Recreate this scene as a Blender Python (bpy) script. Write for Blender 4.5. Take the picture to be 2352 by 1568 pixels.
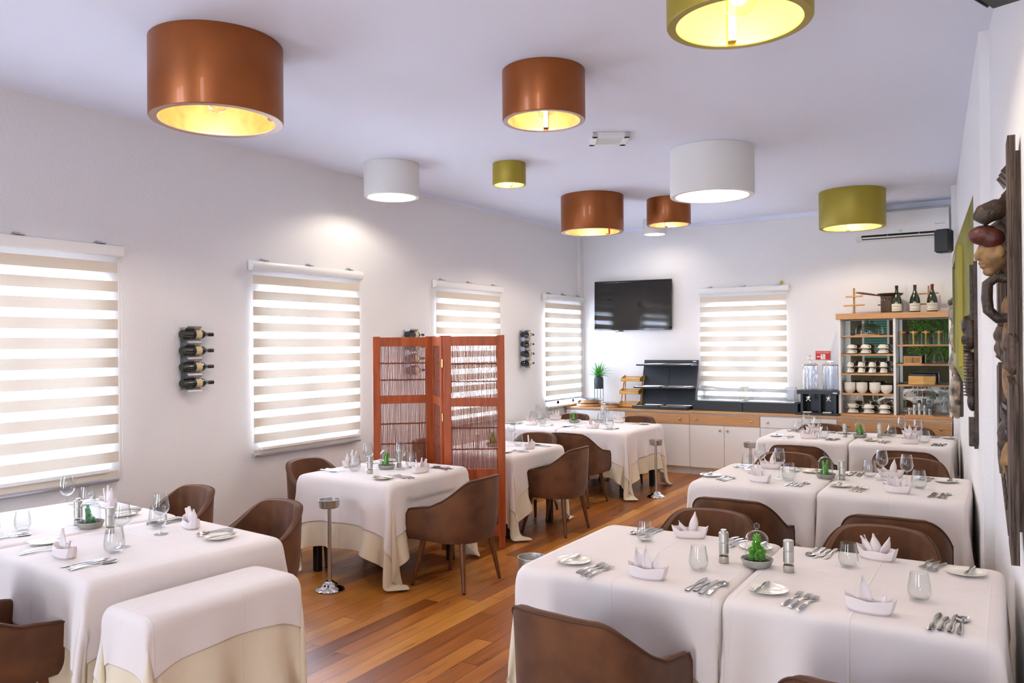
import bpy, bmesh, math, random
import numpy as np
from mathutils import Vector, Matrix, Euler
random.seed(7); NR = np.random.RandomState(7)
for o in list(bpy.data.objects): bpy.data.objects.remove(o)
SC = bpy.context.scene; COL = SC.collection
PI = math.pi

# ------------------------------------------------------------------ camera
CAM_X, CAM_H, FPX = 5.62, 1.77, 1850.0
YAW, ROLL, PITCH = math.radians(31.7), 0.0085, 0.0049
F0 = Vector((-math.sin(YAW), math.cos(YAW), 0)); R0 = Vector((math.cos(YAW), math.sin(YAW), 0)); ZV = Vector((0, 0, 1))
FW = math.cos(PITCH)*F0 + math.sin(PITCH)*ZV; U0 = math.cos(PITCH)*ZV - math.sin(PITCH)*F0
RT = math.cos(ROLL)*R0 - math.sin(ROLL)*U0; UP = math.cos(ROLL)*U0 + math.sin(ROLL)*R0
cam = bpy.data.objects.new('camera', bpy.data.cameras.new('camera')); COL.objects.link(cam)
cam.data.sensor_width = 36; cam.data.lens = FPX/2352*36; cam.data.clip_start = 0.05
cam.matrix_world = Matrix(((RT.x, UP.x, -FW.x, CAM_X), (RT.y, UP.y, -FW.y, 0), (RT.z, UP.z, -FW.z, CAM_H), (0, 0, 0, 1)))
SC.camera = cam
# ------------------------------------------------------------------ light and exposure
SC.view_settings.view_transform = 'Standard'; SC.view_settings.look = 'None'
SC.view_settings.gamma = 1; SC.view_settings.use_curve_mapping = False
SC.view_settings.exposure = 1.28
SC.cycles.max_bounces = 10; SC.cycles.transparent_max_bounces = 20; SC.cycles.diffuse_bounces = 5
SC.cycles.caustics_reflective = False; SC.cycles.caustics_refractive = False
SC.cycles.sample_clamp_indirect = 6; SC.cycles.use_denoising = True; SC.cycles.adaptive_threshold = .015
W = bpy.data.worlds.new('sky'); SC.world = W; W.use_nodes = True
W.node_tree.nodes['Background'].inputs[0].default_value = (0.80, 0.87, 1.0, 1)
W.node_tree.nodes['Background'].inputs[1].default_value = 1.5
DAY = (0.72, 0.81, 1.0)
def daylight(name, loc, rot, sx, sy, power, color=DAY):
    l = bpy.data.lights.new(name, 'AREA'); l.shape = 'RECTANGLE'; l.size = sx; l.size_y = sy; l.energy = power; l.color = color
    o = bpy.data.objects.new(name, l); COL.objects.link(o); o.location = loc; o.rotation_euler = rot
    return o
L_Y = 11.15; CEIL = 3.5
WIN = [(2.26, 3.40), (4.87, 6.01), (7.50, 8.64), (10.02, 11.04)]      # openings of the left wall (y range)
WZ0, WZ1 = 0.90, 2.27
for a, b in WIN:
    daylight('daylight_left', (-0.62, (a+b)/2, (WZ0+WZ1)/2), (0, -PI/2, 0), 1.7, 1.5, 150)
daylight('daylight_back', (2.5, L_Y+0.62, 1.62), (PI/2, 0, PI), 1.5, 1.7, 110)
daylight('daylight_front', (.9, -3.75, 1.7), (-PI/2, 0, PI), 1.7, 2.6, 150)
daylight('daylight_front', (5.2, -3.75, 1.7), (-PI/2, 0, PI), 1.2, 2.6, 110, (0.95, 0.93, 0.95))

# ------------------------------------------------------------------ materials
MATS = {}
def srgb(h):
    c = [int(h[i:i+2], 16)/255 for i in (0, 2, 4)]
    return tuple(x/12.92 if x < .04045 else ((x+.055)/1.055)**2.4 for x in c) + (1,)
def new(name):
    m = bpy.data.materials.new(name); m.use_nodes = True; nt = m.node_tree; nt.nodes.clear()
    out = nt.nodes.new('ShaderNodeOutputMaterial'); MATS[name] = m
    return m, nt, out
def N(nt, t, **k):
    n = nt.nodes.new('ShaderNode'+t)
    for a, b in k.items():
        if a in ('inp',):
            for i, v in b.items(): n.inputs[i].default_value = v
        else: setattr(n, a, b)
    return n
def pbr(name, hexc, rough=.5, metal=0, hex2=None, scale=8, bump=0, bscale=60, stretch=(1, 1, 1), sheen=0, coat=0, spec=.5, detail=4):
    m, nt, out = new(name); p = N(nt, 'BsdfPrincipled'); nt.links.new(p.outputs[0], out.inputs[0])
    p.inputs['Base Color'].default_value = srgb(hexc); p.inputs['Roughness'].default_value = rough; p.inputs['Metallic'].default_value = metal
    p.inputs['Sheen Weight'].default_value = sheen; p.inputs['Coat Weight'].default_value = coat; p.inputs['Specular IOR Level'].default_value = spec
    if hex2 or bump:
        tc = N(nt, 'TexCoord'); mp = N(nt, 'Mapping'); mp.inputs['Scale'].default_value = stretch; nt.links.new(tc.outputs['Object'], mp.inputs[0])
    if hex2:
        n = N(nt, 'TexNoise'); n.inputs['Scale'].default_value = scale; n.inputs['Detail'].default_value = detail; nt.links.new(mp.outputs[0], n.inputs['Vector'])
        r = N(nt, 'ValToRGB'); r.color_ramp.elements[0].position = .32; r.color_ramp.elements[1].position = .68
        r.color_ramp.elements[0].color = srgb(hexc); r.color_ramp.elements[1].color = srgb(hex2)
        nt.links.new(n.outputs[0], r.inputs[0]); nt.links.new(r.outputs[0], p.inputs['Base Color'])
    if bump:
        n2 = N(nt, 'TexNoise'); n2.inputs['Scale'].default_value = bscale; n2.inputs['Detail'].default_value = 3; nt.links.new(mp.outputs[0], n2.inputs['Vector'])
        b = N(nt, 'Bump'); b.inputs['Strength'].default_value = bump; b.inputs['Distance'].default_value = .01
        nt.links.new(n2.outputs[0], b.inputs['Height']); nt.links.new(b.outputs[0], p.inputs['Normal'])
    return m
def emis(name, color, strength):
    m, nt, out = new(name); e = N(nt, 'Emission'); e.inputs[0].default_value = tuple(color)+(1,); e.inputs[1].default_value = strength
    nt.links.new(e.outputs[0], out.inputs[0]); return m
def glass(name, tint=(.955, .965, .965), power=2.4, base=.03, top=.85, rough=.02):
    m, nt, out = new(name); lw = N(nt, 'LayerWeight'); lw.inputs[0].default_value = .5
    pw = N(nt, 'Math', operation='POWER'); pw.inputs[1].default_value = power; nt.links.new(lw.outputs['Facing'], pw.inputs[0])
    mr = N(nt, 'MapRange'); mr.inputs['To Min'].default_value = base; mr.inputs['To Max'].default_value = top; nt.links.new(pw.outputs[0], mr.inputs['Value'])
    t = N(nt, 'BsdfTransparent'); t.inputs[0].default_value = tuple(tint)+(1,)
    g = N(nt, 'BsdfGlossy'); g.inputs['Roughness'].default_value = rough
    mx = N(nt, 'MixShader'); nt.links.new(mr.outputs[0], mx.inputs[0]); nt.links.new(t.outputs[0], mx.inputs[1]); nt.links.new(g.outputs[0], mx.inputs[2])
    nt.links.new(mx.outputs[0], out.inputs[0]); return m
M = {}
M['wall'] = pbr('wall_paint', 'E3E1E1', .85, bump=.25, bscale=45)
M['ceiling'] = pbr('ceiling_paint', 'E2E6F4', .8, bump=.1, bscale=20)
M['white'] = pbr('white_paint', 'E4E2E0', .45)
M['cloth'] = pbr('tablecloth_top', 'DDD4D0', .85, bump=.5, bscale=7, sheen=.2)
M['cloth2'] = pbr('tablecloth_under', 'D8CBB2', .9, bump=.5, bscale=11, sheen=.2)
M['napkin'] = pbr('napkin_linen', 'DDD2D0', .85)
M['velvet'] = pbr('velvet_brown', '4C2A12', .85, hex2='6A4020', scale=6, sheen=.08, bump=.08, bscale=120)
M['pipe'] = pbr('piping_brown', '4A2A15', .7)
M['legwood'] = pbr('leg_wood', '5A3018', .4, hex2='70411F', scale=6, stretch=(9, 9, .8))
M['blackleg'] = pbr('table_leg_black', '15181A', .35)
M['screenwood'] = pbr('screen_wood', '8F3A10', .4, hex2='AD5016', scale=5, stretch=(5, 5, .6), bump=.05)
M['stick'] = pbr('screen_stick', '70301A', .5, hex2='984A28', scale=30)
M['oak'] = pbr('oak', 'B58552', .5, hex2='C6986A', scale=7, stretch=(.6, 6, 9))
M['bamboo'] = pbr('bamboo', 'C08A3C', .45, hex2='D5A557', scale=9, stretch=(.6, 6, 6))
M['steel'] = pbr('steel', 'B9B7B2', .22, 1)
M['brushed'] = pbr('brushed_steel', 'BDBAB4', .36, 1, bump=.05, bscale=90, stretch=(1, 1, 12))
M['chrome'] = pbr('chrome', 'D6D6D6', .08, 1)
M['cutlery'] = pbr('cutlery_steel', 'C3C1BE', .14, 1)
M['black'] = pbr('black_plastic', '121316', .35)
M['blackmat'] = pbr('matt_black_panel', '23272C', .55)
M['slate'] = pbr('dark_blue_panel', '2A3138', .6)
M['tvglass'] = pbr('tv_glass', '0A0B0C', .06, spec=.9)
M['china'] = pbr('china', 'E9E4D6', .12, coat=.4)
M['china2'] = pbr('cream_plate', 'EEE9DC', .15, coat=.4)
M['concrete'] = pbr('concrete_dish', '8F8B82', .85, hex2='A09C92', scale=30)
M['soil'] = pbr('soil', '2C2A24', .9)
M['leaf'] = pbr('succulent_green', '3F8A22', .45, hex2='7EC23E', scale=40)
M['leaf2'] = pbr('plant_green', '2A7A2C', .45, hex2='5AAE48', scale=12)
M['leafb'] = pbr('succulent_blue', '4E8A5E', .5, hex2='86BE92', scale=40)
M['brass'] = pbr('brass_knob', 'C9A85A', .25, 1)
M['glass'] = glass('clear_glass')
M['glass2'] = glass('glass_thick', (.955, .97, .97), 2.6, .035, .75)
M['glassgrey'] = glass('smoky_glass', (.78, .80, .74), 2.2, .05, .6)
M['acrylic'] = glass('acrylic', (.93, .95, .98), 1.4, .12, .8)
M['pane'] = glass('window_pane', (.95, .97, .98), 3, .04, .6)
M['mirror'] = pbr('mirror', 'C9CFCB', .015, 1)
M['copper'] = pbr('copper_shade', '8A4A1E', .38, .55, hex2='96521F', scale=3, coat=.1)
M['copperrim'] = pbr('copper_rim', '9B7B66', .4, .4)
M['gold'] = pbr('gold_leaf', '9A5A2C', .45, .35, hex2='7A4820', scale=14)
M['olive'] = pbr('olive_shade', '98872A', .45, .35, hex2='A08D2C', scale=3)
M['yellow'] = pbr('yellow_lining', 'B8A236', .5, .1)
M['whshade'] = pbr('white_shade', 'D9D6D2', .6)
M['whlining'] = pbr('white_lining', 'F2F0E6', .6)
M['olivewood'] = pbr('olive_painted_wood', '6A6418', .6, hex2='8E8A3C', scale=4, stretch=(2, 2, .5), bump=.15)
M['carve'] = pbr('carved_wood', '21160E', .6, hex2='665040', scale=22, stretch=(5, 5, .22), bump=.8, bscale=30)
M['carve2'] = pbr('carved_dark_wood', '241B15', .5, hex2='4A3627', scale=22, bump=.6, bscale=60)
M['carvelight'] = pbr('carved_pale_wood', '6E4C2A', .6, hex2='A07C4E', scale=18, bump=.4, bscale=50)
M['carvered'] = pbr('red_painted_wood', '5A1D16', .5, hex2='3A2015', scale=16, bump=.3)
M['carvepatch'] = pbr('carved_patchy_wood', '31241D', .45, hex2='A8957C', scale=14, bump=.4)
M['red'] = pbr('red_sign', 'C8281F', .5)
M['label'] = pbr('label_paper', 'D9D3C2', .8)
M['labely'] = pbr('label_cream', 'CFBF94', .8)
M['bottle'] = pbr('dark_bottle_glass', '10160F', .07, spec=.8)
M['bottleb'] = pbr('green_bottle_glass', '1B2712', .08, spec=.8)
M['foil'] = pbr('bottle_foil', '1A1A22', .3, .3)
M['foilred'] = pbr('bottle_foil_red', '4A1712', .4)
M['alu'] = pbr('satin_aluminium', 'B9BCC4', .35, .8)
M['ink'] = pbr('ink', '1B1B1B', .6)
M['signwhite'] = pbr('sign_white', 'F0EEEA', .6)
M['pewter'] = pbr('worn_copper_pan', '4A382A', .4, .7)
M['brownwood'] = pbr('brown_turned_wood', '5A2412', .3)
M['shadebrown'] = pbr('tan_wood', 'A97A38', .5, hex2='8A5F2A', scale=10)
M['plastic'] = pbr('white_plastic', 'E6E5E2', .35)
M['grille'] = pbr('grille_grey', '6D6C5E', .6)
M['stone'] = pbr('slate_tile', '38402C', .6, hex2='5B5338', scale=2.5, bump=.3, bscale=12)
M['filament'] = emis('filament', (1, .72, .38), 60)
M['bulbglow'] = emis('bulb_glow', (1, .85, .6), 12)
M['soundgreen'] = pbr('speaker_dark_green', '0F1C16', .5)
M['louver'] = pbr('green_louver', '5FA08A', .5)

def add_creases(m, step, strength=.35):
    nt = m.node_tree; L = nt.links.new; p = [n for n in nt.nodes if n.type == 'BSDF_PRINCIPLED'][0]; old = p.inputs['Normal'].links[0].from_socket
    tc = N(nt, 'TexCoord'); sp = N(nt, 'SeparateXYZ'); L(tc.outputs['Object'], sp.inputs[0]); hs = []
    for ax, of in (('X', .5), ('Y', .35)):
        a = N(nt, 'Math', operation='MULTIPLY_ADD'); a.inputs[1].default_value = 1/step; a.inputs[2].default_value = of; L(sp.outputs[ax], a.inputs[0])
        f = N(nt, 'Math', operation='FRACT'); L(a.outputs[0], f.inputs[0]); s = N(nt, 'Math', operation='SUBTRACT'); s.inputs[1].default_value = .5; L(f.outputs[0], s.inputs[0])
        b = N(nt, 'Math', operation='ABSOLUTE'); L(s.outputs[0], b.inputs[0]); r = N(nt, 'MapRange', interpolation_type='SMOOTHSTEP'); r.inputs['From Max'].default_value = .012/step*.6; r.inputs['To Min'].default_value = 1; r.inputs['To Max'].default_value = 0; L(b.outputs[0], r.inputs['Value']); hs.append(r.outputs[0])
    ad = N(nt, 'Math', operation='MAXIMUM'); L(hs[0], ad.inputs[0]); L(hs[1], ad.inputs[1])
    bp = N(nt, 'Bump'); bp.inputs['Strength'].default_value = strength; bp.inputs['Distance'].default_value = .004; L(ad.outputs[0], bp.inputs['Height']); L(old, bp.inputs['Normal']); L(bp.outputs[0], p.inputs['Normal'])
add_creases(M['cloth'], .43); add_creases(M['cloth2'], .39, .25)
def fabric_zebra():
    m, nt, out = new('zebra_blind_fabric'); tc = N(nt, 'TexCoord'); sp = N(nt, 'SeparateXYZ'); nt.links.new(tc.outputs['Object'], sp.inputs[0])
    # object z runs down from the headrail (0 at the top of the cloth)
    a = N(nt, 'Math', operation='MULTIPLY'); a.inputs[1].default_value = -1/.1385; nt.links.new(sp.outputs['Z'], a.inputs[0])
    s = N(nt, 'Math', operation='SUBTRACT'); s.inputs[1].default_value = .30; nt.links.new(a.outputs[0], s.inputs[0])
    fr = N(nt, 'Math', operation='FRACT'); nt.links.new(s.outputs[0], fr.inputs[0])
    lt = N(nt, 'Math', operation='LESS_THAN'); lt.inputs[1].default_value = .56; nt.links.new(fr.outputs[0], lt.inputs[0])
    gt = N(nt, 'Math', operation='GREATER_THAN'); gt.inputs[1].default_value = 0; nt.links.new(s.outputs[0], gt.inputs[0])
    op = N(nt, 'Math', operation='MULTIPLY'); nt.links.new(lt.outputs[0], op.inputs[0]); nt.links.new(gt.outputs[0], op.inputs[1])
    nz = N(nt, 'TexNoise'); mp = N(nt, 'Mapping'); mp.inputs['Scale'].default_value = (1, 2, 260); nt.links.new(tc.outputs['Object'], mp.inputs[0]); nt.links.new(mp.outputs[0], nz.inputs['Vector'])
    nz.inputs['Scale'].default_value = 1
    r = N(nt, 'ValToRGB'); r.color_ramp.elements[0].color = srgb('CFC4B4'); r.color_ramp.elements[1].color = srgb('DDD4C6'); nt.links.new(nz.outputs[0], r.inputs[0])
    d = N(nt, 'BsdfDiffuse'); t = N(nt, 'BsdfTranslucent'); nt.links.new(r.outputs[0], d.inputs[0]); nt.links.new(r.outputs[0], t.inputs[0])
    m1 = N(nt, 'MixShader'); m1.inputs[0].default_value = .03; nt.links.new(d.outputs[0], m1.inputs[1]); nt.links.new(t.outputs[0], m1.inputs[2])
    d2 = N(nt, 'BsdfDiffuse'); t2 = N(nt, 'BsdfTranslucent'); d2.inputs[0].default_value = (.90, .91, .96, 1); t2.inputs[0].default_value = (.92, .93, .97, 1)
    m2 = N(nt, 'MixShader'); m2.inputs[0].default_value = .55; nt.links.new(d2.outputs[0], m2.inputs[1]); nt.links.new(t2.outputs[0], m2.inputs[2])
    tr = N(nt, 'BsdfTransparent'); m3 = N(nt, 'MixShader'); m3.inputs[0].default_value = .22; nt.links.new(m2.outputs[0], m3.inputs[1]); nt.links.new(tr.outputs[0], m3.inputs[2])
    mx = N(nt, 'MixShader'); nt.links.new(op.outputs[0], mx.inputs[0]); nt.links.new(m3.outputs[0], mx.inputs[1]); nt.links.new(m1.outputs[0], mx.inputs[2])
    nt.links.new(mx.outputs[0], out.inputs[0]); return m
M['zebra'] = fabric_zebra()

def floor_mat():
    m, nt, out = new('timber_boards'); L = nt.links.new
    tc = N(nt, 'TexCoord'); mr = N(nt, 'Mapping'); mr.inputs['Rotation'].default_value = (0, 0, math.radians(-1.0)); L(tc.outputs['Object'], mr.inputs[0])
    sp = N(nt, 'SeparateXYZ'); L(mr.outputs[0], sp.inputs[0])
    def mth(op, a, b=None, v=None):
        n = N(nt, 'Math', operation=op)
        if isinstance(a, (int, float)): n.inputs[0].default_value = a
        else: L(a, n.inputs[0])
        if b is not None:
            if isinstance(b, (int, float)): n.inputs[1].default_value = b
            else: L(b, n.inputs[1])
        return n.outputs[0]
    xs = mth('DIVIDE', sp.outputs['X'], .122); row = mth('FLOOR', xs); fx = mth('FRACT', xs)
    wn = N(nt, 'TexWhiteNoise', noise_dimensions='1D'); L(row, wn.inputs['W'])
    off = mth('MULTIPLY', wn.outputs['Value'], 7.0); ys = mth('DIVIDE', mth('ADD', sp.outputs['Y'], off), 2.3)
    colr = mth('FLOOR', ys); fy = mth('FRACT', ys)
    cb = N(nt, 'CombineXYZ'); L(row, cb.inputs[0]); L(colr, cb.inputs[1])
    w2 = N(nt, 'TexWhiteNoise', noise_dimensions='3D'); L(cb.outputs[0], w2.inputs['Vector'])
    mp = N(nt, 'Mapping'); mp.inputs['Scale'].default_value = (22, 1.3, 1); L(tc.outputs['Object'], mp.inputs[0])
    va = N(nt, 'VectorMath', operation='ADD'); L(mp.outputs[0], va.inputs[0]); L(w2.outputs['Color'], va.inputs[1])
    ng = N(nt, 'TexNoise'); ng.inputs['Scale'].default_value = 1.4; ng.inputs['Detail'].default_value = 6; L(va.outputs[0], ng.inputs['Vector'])
    big = N(nt, 'TexNoise'); big.inputs['Scale'].default_value = 2.2; big.inputs['Detail'].default_value = 5; L(tc.outputs['Object'], big.inputs['Vector'])
    mixv = mth('ADD', mth('MULTIPLY', w2.outputs['Value'], .55), mth('MULTIPLY', ng.outputs[0], .45))
    r = N(nt, 'ValToRGB'); e = r.color_ramp.elements; e[0].position = .18; e[0].color = srgb('6E3A15'); e[1].position = .85; e[1].color = srgb('CE9544')
    x = r.color_ramp.elements.new(.40); x.color = srgb('9A5820'); x = r.color_ramp.elements.new(.62); x.color = srgb('B5742F'); L(mixv, r.inputs[0])
    # worn dark streaks
    mp3 = N(nt, 'Mapping'); mp3.inputs['Scale'].default_value = (16, .8, 1); L(tc.outputs['Object'], mp3.inputs[0])
    st = N(nt, 'TexNoise'); st.inputs['Scale'].default_value = 2.0; st.inputs['Detail'].default_value = 8; L(mp3.outputs[0], st.inputs['Vector'])
    s2 = N(nt, 'ValToRGB'); s2.color_ramp.elements[0].position = .60; s2.color_ramp.elements[1].position = .70; L(st.outputs[0], s2.inputs[0])
    bg = N(nt, 'ValToRGB'); bg.color_ramp.elements[0].position = .48; bg.color_ramp.elements[1].position = .60; L(big.outputs[0], bg.inputs[0])
    mk = mth('MULTIPLY', mth('MULTIPLY', s2.outputs[0], bg.outputs[0]), .75)
    mc = N(nt, 'MixRGB'); L(mk, mc.inputs[0]); L(r.outputs[0], mc.inputs[1]); mc.inputs[2].default_value = srgb('4A4338')
    # joints
    j1 = mth('LESS_THAN', fx, .028); j2 = mth('LESS_THAN', fy, .0018); jj = mth('MAXIMUM', j1, j2)
    mj = N(nt, 'MixRGB'); L(mth('MULTIPLY', jj, .92), mj.inputs[0]); L(mc.outputs[0], mj.inputs[1]); mj.inputs[2].default_value = srgb('1D120B')
    p = N(nt, 'BsdfPrincipled'); L(mj.outputs[0], p.inputs['Base Color'])
    rr = N(nt, 'MapRange'); rr.inputs['To Min'].default_value = .19; rr.inputs['To Max'].default_value = .46; L(ng.outputs[0], rr.inputs['Value']); L(rr.outputs[0], p.inputs['Roughness'])
    b = N(nt, 'Bump'); b.inputs['Strength'].default_value = .35; b.inputs['Distance'].default_value = .004
    hh = mth('SUBTRACT', mth('MULTIPLY', ng.outputs[0], .25), jj); L(hh, b.inputs['Height']); L(b.outputs[0], p.inputs['Normal'])
    L(p.outputs[0], out.inputs[0]); return m
M['floor'] = floor_mat()

# ------------------------------------------------------------------ mesh helpers
class MB:
    def __init__(s): s.v = []; s.f = []
    def add(s, vs, fs):
        n = len(s.v); s.v += [tuple(map(float, p)) for p in vs]; s.f += [tuple(i+n for i in f) for f in fs]; return s
    def box(s, c, d, rz=0, bev=0, rx=0, ry=0):
        x, y, z = d[0]/2, d[1]/2, d[2]/2
        if bev <= 0:
            P = [(-x, -y, -z), (x, -y, -z), (x, y, -z), (-x, y, -z), (-x, -y, z), (x, -y, z), (x, y, z), (-x, y, z)]
            Fc = [(3, 2, 1, 0), (4, 5, 6, 7), (0, 1, 5, 4), (1, 2, 6, 5), (2, 3, 7, 6), (3, 0, 4, 7)]
        else:
            b = min(bev, x*.99, y*.99, z*.99); P = []; idx = {}
            for sx in (-1, 1):
                for sy in (-1, 1):
                    for sz in (-1, 1):
                        for k in range(3):
                            q = [sx*(x-b), sy*(y-b), sz*(z-b)]; q[k] = (sx*x, sy*y, sz*z)[k]; idx[(sx, sy, sz, k)] = len(P); P.append(tuple(q))
            I = idx; Fc = []
            for sg in (-1, 1):
                Fc.append([I[(sg, -1, -1, 0)], I[(sg, 1, -1, 0)], I[(sg, 1, 1, 0)], I[(sg, -1, 1, 0)]])
                Fc.append([I[(-1, sg, -1, 1)], I[(1, sg, -1, 1)], I[(1, sg, 1, 1)], I[(-1, sg, 1, 1)]])
                Fc.append([I[(-1, -1, sg, 2)], I[(1, -1, sg, 2)], I[(1, 1, sg, 2)], I[(-1, 1, sg, 2)]])
            for a in (-1, 1):
                for c2 in (-1, 1):
                    Fc.append([I[(-1, a, c2, 1)], I[(1, a, c2, 1)], I[(1, a, c2, 2)], I[(-1, a, c2, 2)]])
                    Fc.append([I[(a, -1, c2, 0)], I[(a, 1, c2, 0)], I[(a, 1, c2, 2)], I[(a, -1, c2, 2)]])
                    Fc.append([I[(a, c2, -1, 0)], I[(a, c2, 1, 0)], I[(a, c2, 1, 1)], I[(a, c2, -1, 1)]])
                    for e in (-1, 1): Fc.append([I[(a, c2, e, 0)], I[(a, c2, e, 1)], I[(a, c2, e, 2)]])
        R = Euler((rx, ry, rz)).to_matrix(); C = Vector(c)
        return s.add([R @ Vector(p)+C for p in P], Fc)
    def cyl(s, p0, p1, r0, r1=None, n=20, cap=True):
        return s.tube([p0, p1], [r0, r0 if r1 is None else r1], n, cap)
    def tube(s, pts, rad, n=10, cap=True, closed=False):
        pts = [Vector(p) for p in pts]; m = len(pts); rad = [rad]*m if isinstance(rad, (int, float)) else rad
        vs = []; u = None
        for i, p in enumerate(pts):
            a = pts[(i-1) % m] if (closed or i > 0) else p; b = pts[(i+1) % m] if (closed or i < m-1) else p
            t = (b-a).normalized() if (b-a).length > 1e-9 else Vector((0, 0, 1))
            if u is None:
                u = t.cross(Vector((0, 0, 1))) if abs(t.z) < .9 else t.cross(Vector((1, 0, 0)))
            u = (u-t*u.dot(t)).normalized(); w = t.cross(u)
            vs += [p+rad[i]*(math.cos(2*PI*k/n)*u+math.sin(2*PI*k/n)*w) for k in range(n)]
        fs = []
        for i in range(m if closed else m-1):
            j = (i+1) % m
            fs += [(i*n+k, i*n+(k+1) % n, j*n+(k+1) % n, j*n+k) for k in range(n)]
        if cap and not closed: fs += [tuple(range(n-1, -1, -1)), tuple(range((m-1)*n, m*n))]
        return s.add(vs, fs)
    def lathe(s, prof, c=(0, 0, 0), n=32, arc=None, axis='z'):
        vs = []; fs = []; m = len(prof); N_ = n if arc is None else n+1
        for k in range(N_):
            a = 2*PI*k/n if arc is None else arc[0]+(arc[1]-arc[0])*k/n
            for r, z in prof:
                p = (r*math.cos(a), r*math.sin(a), z)
                if axis == 'x': p = (p[2], p[0], p[1])
                if axis == 'y': p = (p[0], p[2], p[1])
                vs.append((p[0]+c[0], p[1]+c[1], p[2]+c[2]))
        for k in range(n):
            j = (k+1) % N_
            fs += [(k*m+i, j*m+i, j*m+i+1, k*m+i+1) for i in range(m-1)]
        return s.add(vs, fs)
    def grid(s, P, closeu=False, closev=False):
        a, b = len(P), len(P[0]); fs = []
        for i in range(a if closeu else a-1):
            for j in range(b if closev else b-1):
                i2, j2 = (i+1) % a, (j+1) % b; fs.append((i*b+j, i2*b+j, i2*b+j2, i*b+j2))
        return s.add([q for r in P for q in r], fs)
    def prism(s, pts, z0, z1):
        n = len(pts); vs = [(x, y, z0) for x, y in pts]+[(x, y, z1) for x, y in pts]
        return s.add(vs, [tuple(range(n-1, -1, -1)), tuple(range(n, 2*n))]+[(i, (i+1) % n, n+(i+1) % n, n+i) for i in range(n)])
    def sphere(s, c, r, n=14, m=9, R=None):
        r = (r, r, r) if isinstance(r, (int, float)) else r; P = []
        for i in range(m+1):
            t = PI*i/m; P.append([Vector((r[0]*math.sin(t)*math.cos(2*PI*k/n), r[1]*math.sin(t)*math.sin(2*PI*k/n), r[2]*math.cos(t))) for k in range(n)])
        P = [[(R @ q if R else q)+Vector(c) for q in row] for row in P]
        return s.grid(P, closev=True)
    def xf(s, Mx):
        s.v = [tuple(Mx @ Vector(p)) for p in s.v]; return s
    def build(s, name, mat, parent=None, angle=35, weld=True):
        me = bpy.data.meshes.new(name); me.from_pydata(s.v, [], s.f)
        bm = bmesh.new(); bm.from_mesh(me)
        if weld: bmesh.ops.remove_doubles(bm, verts=bm.verts, dist=1e-5)
        bmesh.ops.recalc_face_normals(bm, faces=bm.faces); bm.to_mesh(me); bm.free()
        me.materials.append(M[mat] if isinstance(mat, str) else mat)
        me.polygons.foreach_set('use_smooth', [True]*len(me.polygons)); me.set_sharp_from_angle(angle=math.radians(angle))
        o = bpy.data.objects.new(name, me); COL.objects.link(o)
        if parent: o.parent = parent
        return o
def tag(o, label=None, cat=None, group=None, kind=None):
    if label: o['label'] = label
    if cat: o['category'] = cat
    if group: o['group'] = group
    if kind: o['kind'] = kind
    return o
def thing(name, loc, label, cat, rz=0, group=None):
    o = bpy.data.objects.new(name, None); COL.objects.link(o); o.location = loc; o.rotation_euler = (0, 0, rz); o.empty_display_size = .1
    return tag(o, label, cat, group)
def kids(o): return [c for c in bpy.data.objects if c.parent == o]
def dup(o, loc=None, rz=None, label=None, group=None, parent=None, tree=None):
    tree = tree or {}
    c = o.copy(); COL.objects.link(c); c.parent = parent
    for ch in o.children: dup(ch, parent=c)
    if loc is not None: c.location = loc
    if rz is not None: c.rotation_euler = (0, 0, rz)
    if label: c['label'] = label
    if group: c['group'] = group
    return c
def struct(o): o['kind'] = 'structure'; return o
def text(s, size, parent, loc, rot, mat='ink', name='lettering'):
    cu = bpy.data.curves.new(name, 'FONT'); cu.body = s; cu.size = size; cu.extrude = .0004; cu.align_x = 'CENTER'; cu.align_y = 'CENTER'
    o = bpy.data.objects.new(name, cu); COL.objects.link(o); o.location = loc; o.rotation_euler = rot; o.parent = parent
    dg = bpy.context.evaluated_depsgraph_get(); dg.update(); me = bpy.data.meshes.new_from_object(o.evaluated_get(dg)); bpy.data.objects.remove(o)
    o = bpy.data.objects.new(name, me); COL.objects.link(o); o.location = loc; o.rotation_euler = rot; o.parent = parent
    me.materials.clear(); me.materials.append(M[mat]); return o
def smooth(e0, e1, x):
    t = max(0, min(1, (x-e0)/(e1-e0))); return t*t*(3-2*t)
class Once:
    """builds a thing the first time, copies it afterwards"""
    def __init__(s, fn): s.fn = fn; s.o = None
    def __call__(s, loc, rz, label, group=None):
        if s.o is None: s.o = s.fn(); o = s.o
        else: o = dup(s.o)
        o.location = loc; o.rotation_euler = (0, 0, rz); o['label'] = label
        if group: o['group'] = group
        return o
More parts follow.
